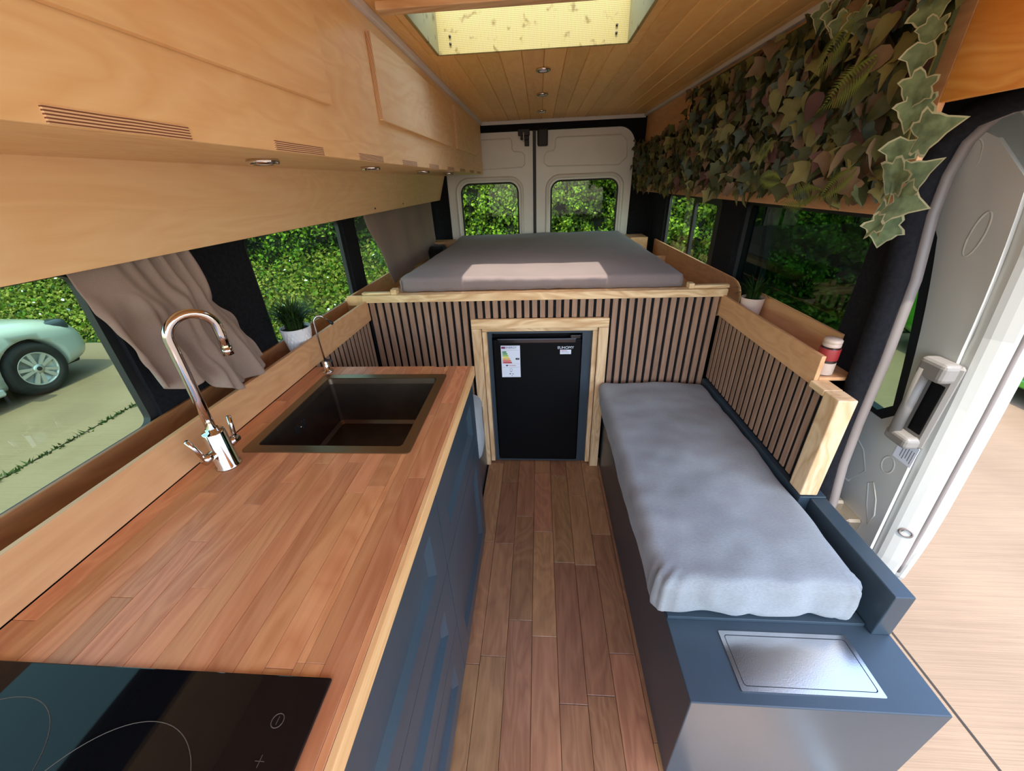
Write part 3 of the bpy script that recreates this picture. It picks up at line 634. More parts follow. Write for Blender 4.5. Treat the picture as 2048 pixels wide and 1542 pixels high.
# ================================================================== FRIDGE
fs = empty('fridge_surround', (0, YB, 0), 'pale pine frame around the fridge opening with slate lining', 'frame')
box('side_board', -.362, -.312, YB-.024, YB-.0005, .001, .914, 'pine_z', fs); box('side_board', .309, .359, YB-.024, YB-.0005, .001, .914, 'pine_z', fs)
V = [(-.362, 0, .915), (-.362, 0, .964), (.359, 0, .964), (.359, 0, .915)]
box('top_board', -.362, .359, YB-.024, YB-.0005, .915, .964, 'pine_x', fs)
box('inner_stop', -.311, -.286, YB+.004, YB+.05, .012, .888, 'pine_z', fs); box('inner_stop', .283, .308, YB+.004, YB+.05, .012, .888, 'pine_z', fs)
box('inner_stop', -.311, .308, YB+.004, YB+.05, .889, .914, 'pine_x', fs)
plate('lining_panel', [(-.285, .001), (.282, .001), (.282, .888), (-.285, .888)], [[(-.262, .012), (.232, .012), (.232, .868), (-.262, .868)]], 'y', YB+.03, YB+.042, 'slate_paint', fs)
fg = empty('fridge', (-.015, YB+.25, .015), 'black under-counter fridge with energy label on its door', 'fridge')
box('cabinet', -.258, .228, YB+.055, YB+.50, .014, .862, 'fridge_black', fg, .006)
fd = box('door', -.256, .226, YB+.012, YB+.052, .022, .838, 'fridge_black', fg, .006)
box('handle_recess', -.235, .20, YB+.008, YB+.02, .816, .846, 'fridge_gloss', fd, .006)
box('top_hinge', .165, .222, YB+.012, YB+.05, .8385, .862, 'fridge_gloss', fg, .005)
FY = YB+.0118
el = box('energy_label', -.214, -.108, FY-.0006, FY+.0004, .612, .805, 'white_print', fd, 0)
def flat(name, pts, mat, parent, y, th=.0004):
    n_ = len(pts); V = [(p[0], y, p[1]) for p in pts]+[(p[0], y+th, p[1]) for p in pts]
    return mk(name, V, [tuple(range(n_)), tuple(range(2*n_-1, n_-1, -1))]+[(i, (i+1) % n_, n_+(i+1) % n_, n_+i) for i in range(n_)], mat, parent)
y_ = FY-.0011
for k, nm in enumerate('abcdefg'):
    zt = .771-k*.0107; ln = .022+k*.0048
    flat('rating_arrow', [(-.208, zt), (-.208+ln, zt), (-.208+ln+.004, zt-.004), (-.208+ln, zt-.008), (-.208, zt-.008)], 'e_'+nm, el, y_)
    text('rating_letter', 'ABCDEFG'[k], .007, (-.204, y_-.0002, zt-.004), (math.pi/2, 0, 0), 'white_print', el, .0001)
flat('rating_mark', [(-.113, .731), (-.130, .731), (-.136, .7255), (-.130, .720), (-.113, .720)], 'black_print', el, y_)
text('rating_letter', 'F', .009, (-.121, y_-.0002, .7255), (math.pi/2, 0, 0), 'white_print', el, .0001)
text('label_title', 'ENERGY', .0165, (-.157, y_, .793), (math.pi/2, 0, 0), 'e_blue', el, .0002)
boxes('flag', [(-.211, -.190, y_, y_+.0003, .787, .799)], 'e_blue', el, 0)
boxes('flag_cross', [(-.211, -.190, y_-.0003, y_, .7915, .7945), (-.202, -.199, y_-.0003, y_, .787, .799)], 'e_red', el, 0)
boxes('label_rule', [(-.208, -.114, y_, y_+.0003, .7785, .7793), (-.208, -.114, y_, y_+.0003, .6955, .6961), (-.208, -.114, y_, y_+.0003, .674, .6746)], 'grey_print', el, 0)
boxes('consumption_text', [(-.190, -.177, y_, y_+.0003, .682, .689)], 'black_print', el, 0)
boxes('consumption_text', [(-.172, -.134, y_, y_+.0003, .6835, .686)], 'e_red', el, 0)
boxes('bottle_icon', [(-.166, -.157, y_, y_+.0003, .665, .667), (-.168, -.1665, y_, y_+.0003, .652, .665), (-.1565, -.155, y_, y_+.0003, .652, .665), (-.167, -.156, y_, y_+.0003, .646, .6495)], 'grey_print', el, 0)
boxes('noise_icon', [(-.172, -.163, y_, y_+.0003, .630, .637), (-.156, -.148, y_, y_+.0003, .630, .635), (-.160, -.153, y_, y_+.0003, .620, .623)], 'grey_print', el, 0)
text('logo', 'EUHOMY', .0215, (.142, FY-.0004, .790), (math.pi/2, 0, 0), 'white_print', fd, .0003)
st = box('sticker', .112, .172, FY-.0006, FY+.0004, .752, .778, 'white_print', fd, 0)
boxes('sticker_text', [(.118, .150, y_, y_+.0003, .771, .773)], 'e_red', st, 0); boxes('sticker_text', [(.118, .164, y_, y_+.0003, .765, .7662), (.118, .160, y_, y_+.0003, .760, .7612)], 'grey_print', st, 0)
# ================================================================== BED
bl = empty('bed_platform', (0, 2.9, .0), 'pine-edged raised bed platform above the fridge', 'bed')
box('front_rail', -.925, .918, YB-.02, YB+.03, 1.064, 1.102, 'pine_x', bl, .003)
box('platform_board', -.775, .765, YB+.031, 3.9, 1.07, 1.10, 'tray_ply', bl, .002)
box('mattress_stop', -.772, -.742, YB-.005, YB+.04, 1.1025, 1.128, 'pine_x', bl); box('mattress_stop', .735, .760, YB-.005, YB+.04, 1.1025, 1.128, 'pine_x', bl)
box('cross_lip', -.93, -.775, YB+.0, YB+.03, 1.1025, 1.112, 'pine_x', bl); box('cross_lip', .762, .93, YB+.0, YB+.03, 1.1025, 1.118, 'pine_x', bl)
def mdisp(p, nn):
    e = 0
    if nn.z > .5: e += .006*math.sin(p.y*2.1+1)*math.sin(p.x*3+.5)
    if p.y < 2.03 and nn.y < -.5: e += .0025*math.sin(p.x*55+3*noise.noise(p*6))
    return e
mt = soft_box('mattress', -.728, .718, YB+.035, 3.84, 1.101, 1.172, .016, 'mattress_fabric', None, .026, .004, 5, mdisp); tag(mt, 'wide flat mattress with taupe fabric cover on the bed', 'mattress')
tube('piping', [(-.724, YB+.037, 1.105), (-.725, YB+.037, 1.165)], .004, 'mattress_fabric', mt, 8)
# side troughs along the bed
tl = empty('bedside_trough', (-.9, 2.9, 1.0), 'open plywood trough between mattress and curtained windows', 'shelf')
box('base_board', -1.017, -.776, YB+.035, 3.92, .95, .962, 'tray_ply', tl); box('back_board', -1.029, -1.017, YB+.005, 3.92, .95, 1.085, 'tray_ply', tl)
box('divider', -1.016, -.93, 1.957, 1.972, 1.046, 1.098, 'tray_ply', tl); box('end_block', -.99, -.80, 3.70, 3.90, .963, 1.13, 'tray_ply', tl)
t2 = empty('bedside_trough', (.9, 2.9, 1.0), 'plywood trough with tall back board between mattress and sliding-pane window', 'shelf')
box('base_board', .766, 1.016, YB+.035, 3.92, .95, .962, 'tray_ply', t2)
pts = [(3.92, 1.03), (3.92, 1.118), (2.2, 1.118)]+[(2.10+.10*math.cos(math.pi/2*(1+k/6)), 1.018+.10*math.sin(math.pi/2*(1+k/6))) for k in range(6)]
pts = [(3.70, .95), (3.70, 1.108), (2.14, 1.108), (2.09, 1.10), (2.055, 1.083), (2.035, 1.06), (2.03, 1.03), (2.03, .95)]
plate('back_board', pts, [], 'x', 1.017, 1.03, 'tray_ply', t2); box('end_block', .80, .95, 3.66, 3.90, .963, 1.13, 'tray_ply', t2)
box('divider', .80, 1.016, 3.30, 3.312, .963, 1.03, 'tray_ply', t2)
bg = soft_box('cloth_bundle', -.98, -.83, 3.45, 3.66, .9625, 1.13, .05, 'black_cloth', None, .02, .014, 14); tag(bg, 'small black cloth bundle at the far end of the bedside trough', 'cloth')
# ================================================================== RIGHT SIDE
rt = empty('ledge_trough', (.95, 1.6, 1.0), 'plywood window-ledge trough above the slatted backrest with a jar in it', 'shelf')
box('front_board', .899, .913, 1.188, 1.955, .967, 1.072, 'tray_ply', rt); box('base_board', .914, 1.030, 1.188, 1.955, .985, .997, 'tray_ply', rt)
box('back_board', 1.019, 1.031, 1.30, 1.955, .998, 1.104, 'tray_ply', rt)
# jar
jx, jy = .943, 1.225; j = empty('jar', (jx, jy, .997), 'small spice jar with red label and banded lid in the trough', 'jar')
lathe('glass_body', [(.026, .9975), (.028, 1.002), (.028, 1.085), (.023, 1.093)], jx, jy, 'jar_dark', j, 24)
lathe('label_band', [(.0285, 1.05), (.0287, 1.051), (.0287, 1.087), (.0285, 1.088)], jx, jy, 'jar_red', j, 24)
lathe('lid', [(.0245, 1.0935), (.0255, 1.095), (.0255, 1.103), (.0235, 1.105), (.0255, 1.107), (.0255, 1.115), (.022, 1.119), (.001, 1.12)], jx, jy, 'jar_lid', j, 24)
lathe('paper_band', [(.0284, 1.0), (.0286, 1.001), (.0286, 1.04), (.0284, 1.041)], jx, jy, 'jar_lid', j, 24)
# pots with grassy plants
def grass_pot(cx, cy, z0, z1, r, mat, label, nleaf, ln, spread, cat='plant', tp_=.80, diamonds=False):
    o = empty('potted_grass', (cx, cy, z0), label, cat)
    p = lathe('pot', [(r*(tp_-.02), z0), (r*tp_, z0+.002), (r, z1-.003), (r, z1), (r*.93, z1), (r*.92, z1-.012), (.001, z1-.012)], cx, cy, mat, o, 40)
    lathe('soil', [(r*.915, z1-.0115), (.001, z1-.009)], cx, cy, 'soil', o, 24)
    if diamonds:
        V = []; F = []
        nr, nc = 6, 22
        for i in range(nr):
            for k in range(nc):
                zc = z0+(z1-z0)*(i+.8)/(nr+.6); a = 2*math.pi*(k+.5*(i % 2))/nc; rr = r*(tp_+(1-tp_)*(zc-z0)/(z1-z0)); ha = math.pi/nc*.92; hz = (z1-z0)/(nr+.6)*.85
                q = len(V)
                for da, dz, dr in ((-ha, 0, .0002), (0, -hz, .0002), (ha, 0, .0002), (0, hz, .0002), (0, 0, .0016)): V.append((cx+(rr+dr)*math.cos(a+da), cy+(rr+dr)*math.sin(a+da), zc+dz))
                F += [(q, q+1, q+4), (q+1, q+2, q+4), (q+2, q+3, q+4), (q+3, q, q+4)]
        mk('diamond_relief', V, F, mat, p)
    V = []; F = []
    for i in range(nleaf):
        a = random.uniform(0, 2*math.pi); lean = spread*random.uniform(.15, 1); L_ = ln*random.uniform(.6, 1); rb = r*.6*random.random()
        bx, by = cx+rb*math.cos(a), cy+rb*math.sin(a); q = len(V); wv = .0028; NS = 6
        for s in range(NS+1):
            t_ = s/NS; th = lean*t_**1.3*1.25; hx = L_*t_*math.sin(th); hz = L_*t_*math.cos(th); wd = wv*(1-t_**2*.95)
            px, py = bx+hx*math.cos(a), by+hx*math.sin(a); V += [(px-wd*math.sin(a), py+wd*math.cos(a), z1-.01+hz), (px+wd*math.sin(a), py-wd*math.cos(a), z1-.01+hz)]
        for s in range(NS): F.append((q+2*s, q+2*s+1, q+2*s+3, q+2*s+2))
    lf = mk('blades', V, F, 'grass_blade', o, True); lf['kind'] = 'stuff'
grass_pot(-.969, 1.405, 1.0125, 1.122, .057, 'pot_white', 'potted artificial grass in a white diamond-relief pot by the window', 330, .15, 1.15, tp_=.66, diamonds=True)
grass_pot(.968, 1.80, .9975, 1.098, .048, 'pot_pink', 'potted artificial grass in a plain pinkish pot in the trough', 170, .115, 1.05)
# bench
bn = empty('bench', (.68, 1.2, 0), 'slate blue storage bench below the grey cushion with steel flap', 'bench')
BZ = .44
box('body', .372, .978, .503, YB-.003, .001, BZ, 'slate_paint', bn, .003)
box('back_rail', .926, .978, .69, 1.05, BZ+.0005, .604, 'slate_paint', bn, .003); box('wall_rail', .892, .978, 1.0505, YB-.005, BZ+.0005, .608, 'slate_paint', bn, .002)
box('lid_board', .375, .922, .712, YB-.01, BZ+.0005, BZ+.012, 'slate_paint', bn, .001)
fp = plate('flap_frame', rrect(.507, .853, .533, .682, .004, 3), [rrect(.518, .842, .544, .671, .008, 4)], 'z', BZ+.0002, BZ+.0035, 'steel', bn)
plate('flap_lid', rrect(.520, .840, .546, .669, .007, 4), [], 'z', BZ+.0002, BZ+.003, 'steel', bn)
def cdisp(p, nn):
    e = 0
    if p.y < .80 and nn.y < -.3: e += .004*math.sin(p.x*38+4*noise.noise(p*8))
    if p.y < .78 and p.x < .42 and nn.z > -.3: e += .007*math.sin((p.x-p.y)*150)*max(0, 1-((p.x-.34)**2+(p.y-.72)**2)/.006)
    if p.y < .78 and p.x > .82: e += .006*math.sin((p.x+p.y)*120)*max(0, 1-((p.x-.9)**2+(p.y-.72)**2)/.006)
    if nn.z > .8: e += .008*math.sin(math.pi*(p.x-.33)/.57)*.6
    return e
bc_ = soft_box('bench_cushion', .33, .892, .712, 1.935, .4525, .60, .036, 'cushion_fabric', None, .0125, .009, 6, cdisp); tag(bc_, 'long light-grey fabric cushion on the slate bench', 'cushion')
# ------------------------------------------------------------------ curtains
def cloth(name, fn, nu, nv, mat, label, th=.0015):
    V = [fn(i/nu, k/nv) for i in range(nu+1) for k in range(nv+1)]; F = [(i*(nv+1)+k, (i+1)*(nv+1)+k, (i+1)*(nv+1)+k+1, i*(nv+1)+k+1) for i in range(nu) for k in range(nv)]
    o = mk(name, V, F, mat, None, True); md = o.modifiers.new('thickness', 'SOLIDIFY'); md.thickness = th; tag(o, label, 'curtain'); return o
def cur1(u, v):            # u across, v downward: pleated heading, a pinch below it, wide folds falling from the pinch
    hem = np.interp(u, [0, .1, .2, .3, .42, .55, .68, .8, .9, 1], [1.20, 1.175, 1.155, 1.175, 1.115, 1.08, 1.078, 1.082, 1.095, 1.12])
    z0 = 1.478; pinch = math.exp(-((v-.36)/.15)**2)
    top = .735+.30*u; bot = .75+.385*u
    z_ = z0+(hem-z0)*v
    y = top+(bot-top)*v; y += (.955-y)*pinch*.40*min(1, max(0, (u-.12)*1.6))
    n1 = noise.noise(Vector((u*3, v*2.5, 1.7))); n2 = noise.noise(Vector((u*7, v*6, 5.1)))
    head = max(0, 1-v/.42)*min(1, max(0, (u-.28)*3))
    fall = min(1, max(0, (v-.22)/.5))
    x = -.955+.05*v
    x += head*.013*math.sin(2*math.pi*7.5*u+n1*1.5)
    x += fall*.020*math.sin(2*math.pi*(3.6*u**.9)+.7+1.2*n1+.8*v)+fall*.007*math.sin(2*math.pi*9*u+2*n2)
    x += .018*pinch*min(1, u*1.5)+.010*n1+.006*n2*pinch*2
    z_ += .012*pinch*math.sin(11*u+2*n2)
    return (x, y, z_)
cloth('curtain', cur1, 90, 90, 'curtain_fabric', 'taupe curtain gathered in deep folds behind the kitchen tap')
def cur2(u, v):
    y = 2.30+1.52*u+.13*v*(1-u)-.03*math.sin(v*8)*(1-u)*(1-v); z_ = 1.475-(.425+.0*u)*v
    return (-.985+.010*math.sin(u*22+v*1.4)+.03*v*(1-u)+.02*v, y, z_)
cloth('curtain', cur2, 80, 30, 'curtain_fabric', 'flat grey-brown curtain hanging beside the bed')
# ================================================================== IVY
def ivy_outline(kind):
    if kind == 0:   # five-lobed ivy
        p = [(0, 0), (.13, -.10), (.30, -.15), (.38, -.04), (.33, .10), (.50, .20), (.56, .32), (.40, .38), (.31, .52), (.19, .62), (.10, .76), (0, .90)]
    elif kind == 1: # three-lobed
        p = [(0, 0), (.22, -.06), (.40, .12), (.52, .36), (.30, .44), (.16, .70), (0, 1.0)]
    else:           # ovate
        p = [(0, 0), (.22, .08), (.34, .30), (.32, .52), (.20, .78), (0, 1.0)]
    return p+[(-a, b_) for a, b_ in reversed(p[1:-1])]
def leaf_geo(kind, fold=.18, droop=.22):
    p = ivy_outline(kind)
    def z(a, b_): return -droop*b_*b_+fold*abs(a)
    V = [(a, b_, z(a, b_)) for a, b_ in p]; n_ = len(p)
    c0 = (0, .30, z(0, .30)+.01); V.append(c0)
    V += [(a*.88, .33+(b_-.33)*.90, z(a*.88, .33+(b_-.33)*.9)+.004) for a, b_ in p]
    F = []; rim = []
    for i in range(n_):
        j = (i+1) % n_; F.append((n_, n_+1+i, n_+1+j)); rim.append(0)
        F.append((n_+1+i, i, j, n_+1+j)); rim.append(1)
    return V, F, rim
GEO = [leaf_geo(0, .25, .35), leaf_geo(1, .45, .15), leaf_geo(2, .35, .55)]
def leaf_mesh(name, kind, mats):
    V, F, rim = GEO[kind]; me = bpy.data.meshes.new(name); me.from_pydata(V, [], F)
    for m_ in mats: me.materials.append(M[m_])
    if len(mats) > 1: me.polygons.foreach_set('material_index', rim)
    me.polygons.foreach_set('use_smooth', [True]*len(F)); me.update(); return me
IM = ['ivy_dark', 'ivy_olive', 'ivy_brown', 'ivy_purple', 'ivy_blue']
LM = {(k, m_): leaf_mesh('leaf', k, [m_]) for k in range(3) for m_ in IM}
iv = empty('artificial_ivy', (.88, 2.4, 1.52), 'dense wall of artificial ivy leaves in dull greens and browns', 'ivy')
spots = []
def ztop(y): return 2.015 if y < 2.72 else 1.855-.03*noise.noise(Vector((y*6, 0, 0)))
y = 1.145
while y < 3.93:
    dens = 1.0
    for _ in range(20 if y < 1.5 else 14):
        zt = ztop(y)
        zz = 1.535+(zt-1.535)*random.random()
        spots.append((y+random.uniform(-.02, .02), min(1.992, zz+random.gauss(0, .012))))
    y += .0255
items = []
for (y, zz) in spots:
    near = max(0, 1-(y-1.1)/1.2)
    s = random.uniform(.040, .068)*(1+.15*near); xo = .893-random.uniform(.008, .085)
    # leaf basis: tip mostly points down, face towards the aisle (-x)
    tipd = Vector((random.uniform(-.75, .05), random.uniform(-.75, .75), -1+random.uniform(-.1, .7))).normalized()
    nr = Vector((-1, random.gauss(-.1, .55), random.gauss(.15, .5))).normalized(); nr = (nr-tipd*nr.dot(tipd)).normalized(); sx = tipd.cross(nr)
    mtx = Matrix((sx*s, tipd*s, nr*s)).transposed().to_4x4(); mtx.translation = (xo, y, zz)
    items.append((s/math.sqrt(y*y+.8), mtx, random.choice((0, 0, 1, 1, 2, 2)), random.choices(IM, (4, 4, 3, 1, 2))[0], xo))
items.sort(key=lambda q: -q[0]*(2-q[4]))
for it in items[:270]:
    o = piece('leaf', LM[(it[2], it[3])], (0, 0, 0), iv); o.matrix_basis = it[1]
V = []; F = []; fm = []
for it in items[270:]:
    gv, gf, _ = GEO[it[2]]; q = len(V); V += [tuple(it[1] @ Vector(v)) for v in gv]; F += [tuple(q+i for i in f_) for f_ in gf]; fm += [IM.index(it[3])]*len(gf)
far = mk('far_leaves', V, F, None, iv, True, IM, fm); far['kind'] = 'stuff'
box('backing_mesh', .884, .894, 1.16, 3.92, 1.545, 1.84, 'ivy_dark', iv, 0); box('backing_mesh', .884, .894, 1.16, 2.70, 1.8405, 2.03, 'ivy_dark', iv, 0)
# fern fronds in the ivy
def frond_mesh():
    V = []; F = []
    for i in range(22):
        t_ = i/21; L_ = .30*math.sin(math.pi*min(1, .12+t_*.95))+.02
        for s in (-1, 1):
            q = len(V); b_ = t_; V += [(0, b_, .02*math.sin(t_*3)), (s*L_*.55, b_+.06, .03), (s*L_, b_+.16, .0), (s*L_*.5, b_+.008, .03)]; F.append((q, q+3, q+2, q+1))
    me = bpy.data.meshes.new('fern_frond'); me.from_pydata(V, [], F); me.materials.append(M['fern_green']); me.update(); return me
fm_ = frond_mesh()
for (y, zz, s, dy, dz) in ((1.17, 1.60, .10, .45, -.55), (1.28, 1.545, .13, .9, -.25), (1.35, 1.93, .12, .5, -.8), (1.62, 1.70, .09, .4, -.9), (1.22, 1.83, .14, .75, -.6), (1.50, 1.57, .10, .9, .1)):
    tipd = Vector((-.25, dy, dz)).normalized(); nr = Vector((-1, -.2, .1)); nr = (nr-tipd*nr.dot(tipd)).normalized()
    mtx = Matrix((tipd.cross(nr)*s, tipd*s, nr*s)).transposed().to_4x4(); mtx.translation = (.80, y, zz); piece('fern_frond', fm_, (0, 0, 0), iv).matrix_basis = mtx
# trailing variegated vine
vn = empty('ivy_vine', (.82, 1.03, 1.75), 'trailing vine of pale variegated ivy hanging at the door end', 'ivy')
vp = [(.86, 1.13, 1.86), (.835, 1.10, 1.78), (.815, 1.07, 1.70), (.805, 1.045, 1.62), (.80, 1.035, 1.55), (.80, 1.03, 1.49), (.80, 1.022, 1.455)]
tube('stem', vp, .0022, 'ivy_olive', vn, 6)
VM = [leaf_mesh('leaf', k, ['variegated_green', 'variegated_cream']) for k in range(3)]
for (y, zz, s, ty_, tz_, k) in ((1.063, 1.735, .075, .5, -1, 0), (1.063, 1.70, .072, .1, -1, 0), (.984, 1.662, .088, -1, .35, 0), (1.049, 1.622, .075, .25, -1, 1), (1.033, 1.57, .088, .75, -.75, 0), (.985, 1.583, .080, -.75, .6, 0),
        (.978, 1.528, .086, -1, -.05, 0), (1.046, 1.49, .082, 1, -.05, 0), (1.018, 1.465, .080, .15, -1, 0), (1.10, 1.80, .065, .1, -1, 1)):
    tipd = Vector((random.uniform(-.25, 0), ty_, tz_)).normalized(); nr = Vector((-1, random.uniform(-.7, -.3), random.uniform(.0, .3))); nr = (nr-tipd*nr.dot(tipd)).normalized()
    mtx = Matrix((tipd.cross(nr)*s, tipd*s, nr*s)).transposed().to_4x4(); mtx.translation = Vector((.80+random.uniform(-.012, .008), y, zz))-tipd*s*.38; piece('leaf', VM[k], (0, 0, 0), vn).matrix_basis = mtx
# upper sprig near the ceiling
v3 = empty('ivy_vine', (.86, 1.3, 2.0), 'short sprig of yellow-green ivy at the top of the ivy wall', 'ivy')
tube('stem', [(.87, 1.52, 2.02), (.82, 1.42, 1.985), (.80, 1.36, 1.94)], .002, 'ivy_olive', v3, 6)
for (y, zz, s, ty_, tz_) in ((1.50, 2.00, .08, .4, -1), (1.44, 1.99, .085, .1, -1), (1.40, 1.955, .08, .3, -1), (1.36, 1.95, .07, -.5, -1), (1.12, 1.90, .075, -.3, -1), (1.09, 1.86, .06, .2, -1), (1.15, 1.945, .08, -1, -.2)):
    tipd = Vector((-.2, ty_, tz_)).normalized(); nr = Vector((-1, -.3, .1)); nr = (nr-tipd*nr.dot(tipd)).normalized()
    mtx = Matrix((tipd.cross(nr)*s, tipd*s, nr*s)).transposed().to_4x4(); mtx.translation = (.81, y, zz); o = piece('leaf', VM[0], (0, 0, 0), v3); o.matrix_basis = mtx
# ================================================================== SLIDING DOOR (slid back outside the body)
d3 = empty('door_3', (1.16, 1.6, .3), 'open white sliding door with grey grab handle and tinted window', kind='structure')
ZS = [.33, .38, .44, .50, .56, .66, .80, 1.0, 1.2, 1.4, 1.55, 1.66, 1.735, 1.76]
def bow(z_): return .0 if z_ < 1.0 else -.10*((z_-1.0)/.76)**2      # upper body leans inward
def kink(z_): return .014*max(0, min(1, (z_-.44)/.16))               # lower sill step of the outer skin
def lead(z_):                                                     # leading edge: slightly raked, rounding back at the top
    return .16*max(0, (z_-1.62)/.14)**2-.042*max(0, min(1, (1.15-z_)/.7))+.02*max(0, (.40-z_)/.07)**2
def prof(z_):
    b_, s_ = bow(z_), lead(z_); k_ = kink(z_)
    return [(1.150+b_, 1.05+s_), (1.150+b_, 1.012+s_), (1.156+b_, .999+s_), (1.168+b_, .984+s_), (1.182+b_, .970+s_), (1.189+b_, .966+s_), (1.191+b_+k_*.2, .975+s_), (1.198+b_+k_*.5, .975+s_), (1.205+b_+k_, .962+s_), (1.213+b_+k_, .957+s_), (1.221+b_+k_, .962+s_), (1.226+b_+k_, .985+s_), (1.230+b_+k_, 1.5), (1.228+b_+k_, 2.44), (1.16+b_, 2.44), (1.150+b_, 2.42)]
V = []; F = []; npf = 16
for z_ in ZS:
    V += [(a, c, z_) for a, c in prof(z_)]
for i in range(len(ZS)-1):
    for k in range(npf-1):
        if k >= 11 and k <= 12 and 6 <= i <= 9: continue     # window opening in the outer skin
        F.append((i*npf+k, i*npf+k+1, (i+1)*npf+k+1, (i+1)*npf+k))
F.append(tuple(range(npf))[::-1]); F.append(tuple((len(ZS)-1)*npf+k for k in range(npf)))
mk('door_shell', V, F, 'white_paint', d3, False)
# inner panel with rounded window hole, leaning like the shell
def lean_plate(name, outer, holes, x0, th, mat, parent):
    o = plate(name, outer, holes, 'x', 0, th, mat, parent); me = o.data
    for v in me.vertices: v.co.x += x0+bow(v.co.z)
    return o
def dens(poly, step=.06):
    out = []
    for i in range(len(poly)):
        a, b_ = Vector(poly[i]), Vector(poly[(i+1) % len(poly)]); n_ = max(1, int((b_-a).length/step))
        out += [tuple(a.lerp(b_, k/n_)) for k in range(n_)]
    return out
WIN = [(1.115, .90), (1.16, .855), (2.10, .855), (2.15, .90), (2.15, 1.44), (2.09, 1.50), (1.32, 1.50), (1.25, 1.475), (1.215, 1.42)]
inner_out = dens([(.985, .36), (2.41, .36), (2.41, 1.70), (1.24, 1.70), (1.13, 1.65), (1.04, 1.56), (1.035, 1.15)])
lean_plate('inner_panel', inner_out, [dens(WIN)], 1.138, .010, 'white_paint', d3)
def inset(poly, d):
    c = Vector((sum(p[0] for p in poly)/len(poly), sum(p[1] for p in poly)/len(poly)))
    return [tuple(Vector(p)+(c-Vector(p)).normalized()*d) for p in poly]
dw = dens(WIN)
lean_plate('window_seal', dw, [inset(dw, .035)], 1.141, .03, 'black_rubber', d3)
lean_plate('pane', inset(dw, .01), [], 1.165, .004, 'door_glass', d3)
# stamped reliefs of the inner panel
def relief(pts, r=.006): tube('stamped_edge', [(1.1365+r+bow(z_), y, z_) for y, z_ in pts], r, 'white_paint', d3, 8, True)
relief([(1.07+.022*math.cos(a*.262), .735+.03*math.sin(a*.262)) for a in range(24)]); relief([(1.112+.018*math.cos(a*.262)-.3*.04*math.sin(a*.262), 1.44+.055*math.sin(a*.262)) for a in range(24)], .005)
relief([(1.13, .66), (1.17, .72), (1.25, .76), (1.5, .78), (1.8, .78), (1.8, .60), (1.3, .56), (1.17, .58)], .008)
relief(rrect(1.16, 1.24, 1.585, 1.655, .025), .005)
relief([(1.035, .50), (1.07, .56), (1.10, .63), (1.085, .65), (1.05, .60), (1.03, .55)], .006)
# rubber lip of the leading edge and small striker plate
tube('edge_seal', [(1.1955+bow(z_)+kink(z_)*.4, .970+lead(z_), z_) for z_ in np.linspace(.40, 1.70, 30)], .006, 'seal_grey', d3, 8)
st = [(1.170+.011*math.cos(a*.3927), .9465-.011*math.cos(a*.3927), .56+.014*math.sin(a*.3927)) for a in range(16)]
tube('striker_rim', st, .0035, 'seal_grey', d3, 6, True); mk('striker', [(p[0], p[1]+.001, p[2]) for p in st], [tuple(range(16))], 'hinge_metal', d3)
# grab handle
hz0, hz1 = .85, 1.12; hx = 1.138
hd_ = boxes('grab_handle', [(hx-.02+bow(1.0)*0, hx, .995, 1.085, hz0, hz1)], 'grey_plastic', d3, .008)
bm = bmesh.new(); bm_box(bm, hx-.055, hx-.005, 1.0, 1.082, hz1-.055, hz1+.004, .014, 3); bm_box(bm, hx-.055, hx-.005, 1.0, 1.082, hz0-.004, hz0+.035, .012, 3)
from_bm('handle_cap', bm, 'grey_plastic', hd_)
cyl('handle_bar', (hx-.042, 1.062, hz0+.02), (hx-.042, 1.062, hz1-.03), .015, 'grey_plastic', hd_, 16)
box('handle_recess', hx-.022, hx-.0195, 1.01, 1.05, hz0+.045, hz1-.065, 'fridge_black', hd_, .002)
lb_ = box('sticker', hx-.0012, hx-.0002, 1.005, 1.07, .775, .845, 'white_print', d3, 0)
boxes('sticker_text', [(hx-.0018, hx-.001, 1.012+.009*k, 1.0145+.009*k, .785+.004*(k % 3), .828) for k in range(5)], 'grey_print', lb_, 0)
# roller bracket of the door
br = boxes('roller_bracket', [(1.085, 1.137, 1.05, 1.20, .43, .50), (1.06, 1.10, 1.10, 1.22, .47, .54)], 'hinge_metal', d3, .008)
for yy, zz in ((1.075, .465), (1.15, .465), (1.115, .505)): lathe('bolt', [(.011, 0), (.011, .005), (.006, .006), (.005, .003), (.001, .003)], 0, 0, 'steel', br, 12).matrix_basis = Matrix.Translation((1.086 if zz < .5 else 1.061, yy, zz)) @ Matrix.Rotation(-math.pi/2, 4, 'Y')
box('bracket_plate', 1.05, 1.137, 1.06, 1.20, .36, .425, 'hinge_metal', d3, .01)
# body sill under the opening and outer skin behind the jamb
sl_ = box('trim_5', .99, 1.06, YF, 1.10, -.45, -.32, 'white_paint', bev=.01); tag(sl_, 'white painted sill below the sliding door opening', kind='structure')
